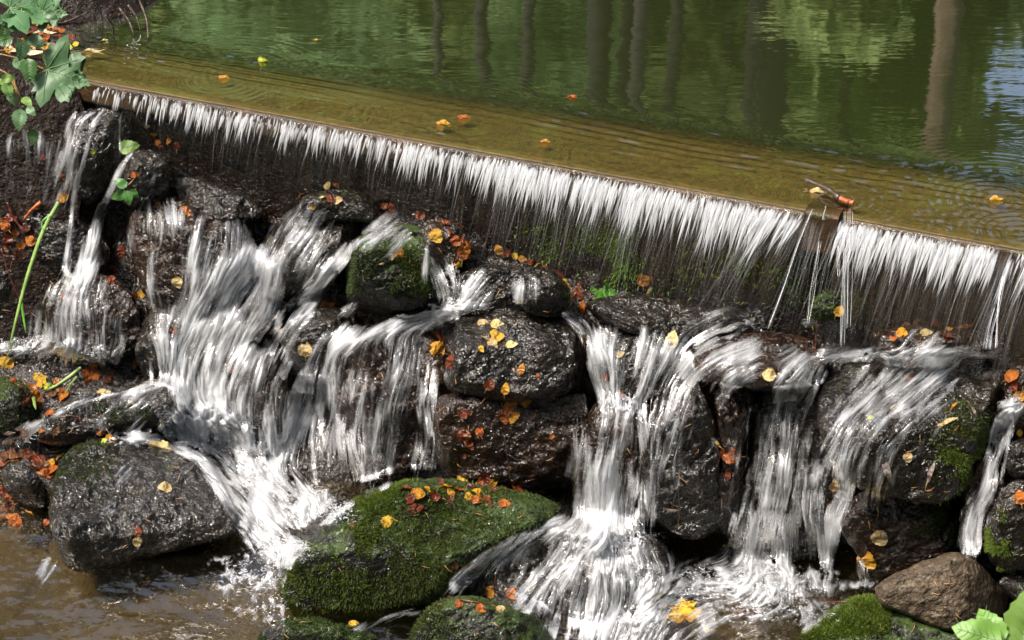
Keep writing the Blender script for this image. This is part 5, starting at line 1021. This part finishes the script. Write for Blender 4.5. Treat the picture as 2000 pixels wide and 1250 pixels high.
stick('twig', [(60, 35), (120, 45), (160, 30)], (.004, .003), M['twig'], 'dark root lying in the litter on the left bank', tt_=[tz_(60, 35, .03), tz_(160, 30, .02)])
for k, (x0, y0, x1, y1) in enumerate([(232, 15, 262, 68), (250, 10, 275, 60), (205, 30, 222, 66), (272, 0, 290, 75), (180, 5, 200, 40)]):
    stick('root', [(x0, y0), ((x0 + x1) / 2 + 5, (y0 + y1) / 2), (x1, y1)], (.004, .0025), M['twig'], ['dark root trailing into the pond from the left bank, the first from the leaf litter', 'dark root trailing into the pond from the left bank, the thin middle one', 'short root at the water edge of the left bank near the litter', 'outermost root trailing into the pond from the left bank', 'short root high on the left bank at the top edge'][k], 'root', tt_=[tz_(x0, y0, .06), tz_(x1, y1, 0)])
def blade(pts, wpx, mat, label, t0=None, lift=.04, par=None, name='water_grass', cat='grass'):
    K = 24; C = spline([(a, c_, 0) for a, c_ in pts], K); k = np.linspace(0, 1, K); t = depth(C[:, 0], C[:, 1]).min() - lift + 0 * k if t0 is None else t0 + 0 * k
    P_ = at_t(C[:, 0], C[:, 1], t); T = np.gradient(P_, axis=0); s = np.cross(T, ray(C[:, 0], C[:, 1])); s /= np.linalg.norm(s, axis=1)[:, None]; w_ = (wpx * np.interp(k, [0, .1, .7, 1], [.8, 1, .7, .1]) * t / FPX / 2)[:, None]
    bk = F * .0025; V = np.stack([P_ - s * w_, P_ + bk, P_ + s * w_, P_ + bk * 1.3], 1); return mk(name, V, gridfaces(K, 4, True), mat, label, cat, parent=par)
blade([(12, 705), (30, 630), (60, 520), (90, 440), (115, 395)][::-1], 9, M['grass'], 'long bright green reed leaning up from the left edge', name='reed', cat='reed')
blade([(98, 420), (82, 435), (86, 455)], 5, M['grass_dk'], 'small curled grass blade beside the long reed')
blade([(40, 580), (46, 620), (50, 650)], 6, M['grass_dk'], 'short dark green blade behind the long reed')
gt = empty('grass_tuft', tuple(at_t(np.float64(150), np.float64(740), depth(np.float64(150), np.float64(740)))), 'tuft of green grass blades under the big glossy orange leaf', 'grass tuft')
for p_, w_ in [([(158, 718), (130, 740), (100, 758), (78, 762)], 7), ([(155, 722), (138, 735), (118, 748)], 5), ([(150, 735), (135, 755), (125, 772)], 4), ([(66, 775), (68, 790), (70, 800)], 8)]: blade(p_, w_, M['grass'], None, par=gt, name='blade', cat=None, lift=.02)

def live_leaf(kind, x, y, size, rot, mat, par, t, face=.75, up=.0, name='leaf_blade', var=None):
    vd = ray(np.float64(x), np.float64(y)); P_ = at_t(np.float64(x), np.float64(y), np.float64(t)); vd = vd / np.linalg.norm(vd)
    nn = np.array([0, 0, 1.]) * (1 - face) - vd * face + rng.normal(0, .14, 3); nn /= np.linalg.norm(nn); a = math.radians(rot); dp = X * math.cos(a) + U * math.sin(a); yv = dp - (dp @ nn) * nn; yv /= np.linalg.norm(yv); xv = np.cross(yv, nn)
    H = outline_leaf(kind, var or 1); s = size * t / FPX; n = len(H); m = 5; V = []
    for sg in (-1, 1):
        for i in range(n):
            for j in range(m + 1):
                u = j / m; yy = H[i, 1] if kind != 'maple' else H[i, 1] * u + (1 - u) * (-.3 + 1.35 * i / (n - 1)) * .9; xx = sg * H[i, 0] * u; zz_ = .12 * abs(xx) - .18 * yy ** 2 + .03 * math.sin(9 * yy + 5 * xx); V.append(P_ + s * (xx * xv + yy * yv + zz_ * nn))
    g = gridfaces(n, m + 1); ob = mk(name, V, np.concatenate([g[:, ::-1], g + n * (m + 1)]), mat, parent=par)
    vp = []
    if size > 30:
        tips = [(0, 1.0)] + ([(.9, .22), (-.9, .22), (.55, .72), (-.55, .72), (.4, -.22), (-.4, -.22)] if kind == 'maple' else [])
        b0 = (0, -.02) if kind == 'maple' else (0, -.42)
        def q_(xx, yy): return P_ + s * (xx * xv + yy * yv + (.12 * abs(xx) - .18 * yy ** 2 + .03 * math.sin(9 * yy + 5 * xx)) * nn) - vd * .0012
        off_ = -.3 if kind == 'maple' else 0
        for (tx, ty) in (tips if kind == 'maple' else [(0, .52)]):
            k_ = np.linspace(0, .9, 7); vp.append(tubem([q_(b0[0] + (tx - b0[0]) * c, b0[1] + off_ + (ty - b0[1]) * c) for c in k_], np.linspace(.0009, .0003, 7) * size / 60, 4))
        for k_ in np.linspace(.1, .8, 6):
            for sg in (-1, 1):
                yy = (b0[1] + off_) + k_ * (.95 if kind != 'maple' else 1.2); vp.append(tubem([q_(0, yy), q_(sg * .12, yy + .1), q_(sg * .2, yy + .19)], [.0005, .0004, .0002], 4))
        vn = raw_mesh('veins', *join(vp), M['vein']); vo = bpy.data.objects.new('veins', vn); COL.objects.link(vo); vo.parent = ob; vo.location = -np.array(ob.location) - (np.array(par.location))
        vn.transform(__import__('mathutils').Matrix.Identity(4))
    return ob
def sapling(label, t, leaves, stems, smat='stalk', name='maple_sapling'):
    x0, y0 = stems[0][0]; e = empty(name, tuple(at_t(np.float64(x0), np.float64(y0), np.float64(t))), label, 'sapling')
    for s_ in stems:
        C = spline([(a, c_, 0) for a, c_ in s_], 12); mk('stem', *tubem(at_t(C[:, 0], C[:, 1], t + 0 * C[:, 0]), np.linspace(.0022, .0013, 12)), M[smat], parent=e)
    for (k_, x, y, s, r_, m_) in leaves: live_leaf(k_, x, y, s, r_, M[m_], e, t - rng.uniform(0, .03), var=int(rng.integers(1, 5)))
    return e
sapling('maple sapling with one big lobed green leaf hanging over the left end of the weir', 4.75, [('maple', 115, 143, 78, -20, 'l_maple'), ('maple', 45, 12, 80, 20, 'l_maple'), ('maple', 95, 22, 46, -10, 'l_maple'), ('birch', 20, 43, 52, 170, 'l_maple'), ('birch', 45, 38, 56, -80, 'l_dark'), ('birch', 70, 80, 40, -20, 'l_maple'), ('birch', 43, 96, 44, -100, 'l_maple'), ('birch', 56, 135, 50, -85, 'l_dark'), ('birch', 38, 125, 34, -40, 'l_maple'), ('birch', 8, 62, 36, -100, 'l_dark'), ('birch', 10, 80, 34, 200, 'l_dark'), ('birch', 100, 30, 28, -30, 'l_maple')],
        [[(-40, 100), (20, 110), (60, 122), (90, 138)], [(-30, 5), (10, 0), (40, 10)], [(-30, 30), (20, 45), (60, 90)]])
sapling('hanging birch-leaved sprig at the left edge below the maple leaf', 4.72, [('birch', 15, 153, 28, 10, 'l_bright'), ('birch', 15, 175, 34, -70, 'l_bright'), ('birch', 25, 192, 32, -60, 'l_maple'), ('birch', 52, 198, 28, -50, 'l_bright'), ('birch', 60, 216, 26, -45, 'l_maple'), ('birch', 38, 232, 44, -95, 'l_maple'), ('birch', 64, 268, 34, -85, 'l_dark'), ('birch', 3, 160, 20, 180, 'l_bright')],
        [[(-20, 130), (15, 145), (32, 180), (40, 215)], [(25, 150), (40, 190), (60, 212)], [(42, 230), (52, 250), (62, 262)]], name='leafy_sprig')
sapling('sprig of dark green leaves stuck to the rounded brown-grey rock', 0, [], [[(0, 0), (1, 1), (2, 2)]], name='x') if False else None
tS = float(depth(np.float64(245), np.float64(370))) - .02
sapling('glossy dark green sprig washed against the rounded brown-grey rock', tS, [('birch', 236, 358, 30, 150, 'l_dark'), ('birch', 232, 382, 30, 200, 'l_dark'), ('birch', 250, 385, 30, -80, 'l_dark'), ('birch', 262, 378, 22, -40, 'l_dark')], [[(276, 338), (262, 350), (250, 362)]], name='leafy_sprig')
tS2 = float(depth(np.float64(252), np.float64(286))) - .015
sapling('bright green leaf lying on the rock under the two thin falls at left', tS2, [('birch', 250, 287, 42, 10, 'l_bright')], [[(232, 290), (238, 289), (242, 288)]], name='leafy_sprig')
sapling('pale green foreground leaves cut off by the bottom right corner', 3.55, [('birch', 1912, 1240, 100, 163, 'l_bright'), ('birch', 1935, 1226, 84, 118, 'l_bright'), ('birch', 2005, 1215, 135, 80, 'l_bright')], [[(2040, 1300), (1990, 1280), (1950, 1262)], [(2040, 1300), (2010, 1270), (2000, 1250)]], name='leafy_sprig')

# ------------------------------------------------------------ trees beyond the pond (seen mirrored in the water)
def bark_mat(name, a, c_):
    b = N(name); p = b.pos; mp = b.n('Mapping', {0: p, 3: (1, 1, .25)}).outputs[0]; n = b.noise(mp, 9, 6, .7)
    return b.done(b.n('BsdfPrincipled', {'Base Color': b.mix(b.maprange(n, .4, .6), a, c_), 'Roughness': .9, 'Normal': b.bump(n, .8, .05)}).outputs[0])
M['bark_dark'] = bark_mat('dark_bark', (.004, .0025, .0015), (.011, .007, .004)); M['bark_light'] = bark_mat('light_bark', (.07, .045, .026), (.15, .10, .065)); M['bark_grey'] = bark_mat('grey_bark', (.035, .03, .026), (.07, .06, .055))
def tree_leaf_mat(name, a, c_):
    b = N(name); p = b.pos; col = b.mix(b.maprange(b.noise(p, 1.3, 4, .6), .38, .62), a, c_); df = b.n('BsdfDiffuse', {0: col}); tl = b.n('BsdfTranslucent', {0: col})
    return b.done(b.n('MixShader', {0: .5, 1: df.outputs[0], 2: tl.outputs[0]}).outputs[0])
M['tl_mid'] = tree_leaf_mat('forest_leaves_mid', (.05, .09, .03), (.33, .42, .16)); M['tl_lite'] = tree_leaf_mat('forest_leaves_light', (.12, .18, .06), (.32, .40, .16)); M['tl_dark'] = tree_leaf_mat('forest_leaves_dark', (.025, .07, .012), (.06, .13, .02)); M['tl_teal'] = tree_leaf_mat('forest_leaves_cool', (.12, .22, .09), (.28, .40, .19))
def leaf_cloud(cs, n, size, flat=.6):
    cs = np.array(cs, float); i = rng.integers(0, len(cs), n); d = rng.normal(size=(n, 3)); d /= np.linalg.norm(d, axis=1)[:, None]; r = rng.random(n) ** .5
    P_ = cs[i, :3] + d * (cs[i, 3] * r)[:, None] * np.array([1, 1, flat]); mp_ = to_px(P_ * np.array([1, 1, -1])); keep = (fbm(P_ * 1.1, 2, 91) > -.12) & ~((mp_[0] > 1893 + 25 * vnoise(P_ * 1.7, 5)) & (((mp_[1] > 85) & (mp_[1] < 205)) | ((mp_[1] > 265) & (mp_[1] < 335) & (mp_[0] > 1940))) & (vnoise(P_ * 2.3, 6) > -.55)); P_ = P_[keep]; n = len(P_)
    a = rng.normal(size=(n, 3)); a /= np.linalg.norm(a, axis=1)[:, None]; b_ = np.cross(a, rng.normal(size=(n, 3))); b_ /= np.linalg.norm(b_, axis=1)[:, None]; s = (size * rng.uniform(.5, 1.3, n))[:, None]
    V = np.stack([P_ - a * s, P_ + b_ * s * .5, P_ + a * s, P_ - b_ * s * .5], 1); return V.reshape(-1, 3), np.arange(4 * n).reshape(n, 4)
def Xof(px, Y): return (px - 1000) / FPX * Y / .93
def tree(px, Y, wpx, bark, leafm, label, lean=0, crown=(9, 13), ncl=12, spread=2.2, H=15):
    x = Xof(px, Y); e = empty('tree', (x, Y, .3), label, 'tree', 'trees beyond the pond'); r = wpx * 1.25 / FPX * Y / .93 / 2
    z = np.linspace(-.2, H, 12); C = np.stack([x + lean * z / H + .05 * np.sin(z * .8 + px), Y + 0 * z, z + .3], -1); parts = [tubem(C, r * np.interp(z, [0, 1, H], [1.35, 1.05, .45]), 10)]; cl = []
    for k in range(ncl):
        zb = rng.uniform(*crown); q = np.array([np.interp(zb, C[:, 2], C[:, 0]), Y, zb]); an = rng.uniform(0, 2 * np.pi); ln = rng.uniform(.5, 1) * spread; e2 = q + np.array([math.cos(an) * ln, math.sin(an) * ln, rng.uniform(-.2, .8)])
        parts.append(tubem([q, q * .5 + e2 * .5 + np.array([0, 0, .15]), e2], [r * .3, r * .2, .012], 5)); cl.append((*e2, rng.uniform(.6, 1.2)))
    mk('trunk', *join(parts), M[bark], parent=e); mk('crown', *leaf_cloud(cl, 1500, .13), M[leafm], parent=e, smooth=False)
for a_ in [(945, 17, 25, 'bark_dark', 'tl_mid', 'dark slim tree mirrored in the pond left of centre'), (1037, 16.5, 22, 'bark_dark', 'tl_lite', 'second dark slim trunk mirrored left of centre'), (1160, 18, 42, 'bark_dark', 'tl_mid', 'thick dark tree trunk mirrored in the pond centre'), (1224, 20, 26, 'bark_dark', 'tl_dark', 'dark trunk of the close pair mirrored right of the thick one'), (1250, 17.5, 28, 'bark_grey', 'tl_mid', 'grey-brown trunk of the close pair mirrored right of the thick one'), (1312, 17, 25, 'bark_dark', 'tl_lite', 'dark trunk mirrored right of the close pair'), (1418, 19, 15, 'bark_dark', 'tl_lite', 'thin dark trunk mirrored left of the grey one'), (1462, 18, 24, 'bark_grey', 'tl_mid', 'grey trunk mirrored beside the broad dark one'), (1505, 19, 58, 'bark_dark', 'tl_mid', 'broad dark trunk mirrored right of centre'), (1855, 16, 46, 'bark_light', 'tl_mid', 'light brown tree trunk mirrored at the right side of the pond'), (860, 20, 18, 'bark_grey', 'tl_teal', 'pale thin trunk mirrored in the left half of the pond'), (700, 22, 20, 'bark_dark', 'tl_teal', 'thin trunk mirrored far left in the pond'), (1665, 21, 22, 'bark_dark', 'tl_mid', 'dark trunk mirrored between the broad one and the light brown one'), (480, 20, 24, 'bark_dark', 'tl_mid', 'dark trunk mirrored near the left bank')]:
    tree(*a_)
# the mass of the wood behind them: leaf curtain with uneven top, lower at the right where the sky shows
cl = []
def band(x0, x1, y0, y1, Y0, Y1, n, rr): return [(Xof(rng.uniform(x0, x1), Yy), Yy, max(.6, zc), rng.uniform(*rr)) for _ in range(n) for Yy in [rng.uniform(Y0, Y1)] for py in [rng.uniform(y0, y1)] for zc in [(Yy) * math.tan(PITCH + math.atan((py - 625) / FPX)) - CAMH * 1.0]]
cl += band(-300, 1880, -250, 520, 26, 33, 420, (.8, 1.8)) ; cl += band(1880, 2400, 370, 620, 26, 30, 60, (.8, 1.4)); cl += band(1880, 2400, -300, 90, 26, 30, 60, (.8, 1.2)); cl += band(2080, 2700, -200, 500, 26, 30, 80, (1, 1.6))
mk('woods', *leaf_cloud(cl, 60000, .24, 1.0), M['tl_mid'], kind='stuff', smooth=False, label='mass of green woodland mirrored in the pond')
for nm, m_, cl in [('light', 'tl_lite', band(1580, 1690, -100, 110, 14, 17, 7, (.25, .5)) + band(1340, 1420, -50, 220, 18, 20, 8, (.3, .6)) + band(1890, 1960, 0, 330, 19, 21, 12, (.25, .5))), ('cool', 'tl_teal', band(430, 720, -80, 160, 18, 22, 22, (.5, .9)) + band(980, 1130, -50, 150, 22, 25, 10, (.5, .8))), ('edge', 'tl_dark', band(1690, 1830, -100, 320, 20, 24, 30, (.5, 1)))]:
    mk('shrubbery', *leaf_cloud(cl, 5000, .12, .8), M[m_], kind='stuff', smooth=False, label={'light': 'light green foliage overhanging the far side of the pond', 'cool': 'grey-green foliage mirrored at the left of the pond', 'edge': 'dark green foliage mirrored left of the light trunk'}[nm])
# solid dark wood interior behind the leaves
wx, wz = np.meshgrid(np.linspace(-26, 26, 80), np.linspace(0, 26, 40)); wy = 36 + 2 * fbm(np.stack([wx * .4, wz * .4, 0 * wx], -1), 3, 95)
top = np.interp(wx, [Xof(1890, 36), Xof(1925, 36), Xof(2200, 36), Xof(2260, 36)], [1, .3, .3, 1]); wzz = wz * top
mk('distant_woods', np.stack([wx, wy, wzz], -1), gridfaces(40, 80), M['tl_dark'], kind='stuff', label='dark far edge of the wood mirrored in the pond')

# the wood around the clearing: it darkens the low sky on the other sides
cl = []
for k in range(420):
    a_ = rng.uniform(R(60), R(300)); r_ = rng.uniform(8, 15); cl.append((r_ * math.sin(a_), 3 + r_ * math.cos(a_), rng.uniform(.3, 13) , rng.uniform(.9, 1.8)))
for k in range(90):
    sd_ = rng.choice([-1, 1]); cl.append((sd_ * rng.uniform(6.5, 12), rng.uniform(-4, 12), rng.uniform(1, 11), rng.uniform(.8, 1.6)))
cl = [c_ for c_ in cl if not (abs(math.atan2(c_[0], c_[1] - 4) - SUN_AZ) < .35 and c_[2] > 6)]
mk('woods', *leaf_cloud(cl, 26000, .42, 1.0), M['tl_mid'], kind='stuff', smooth=False, label='green woodland round the clearing behind the viewer')
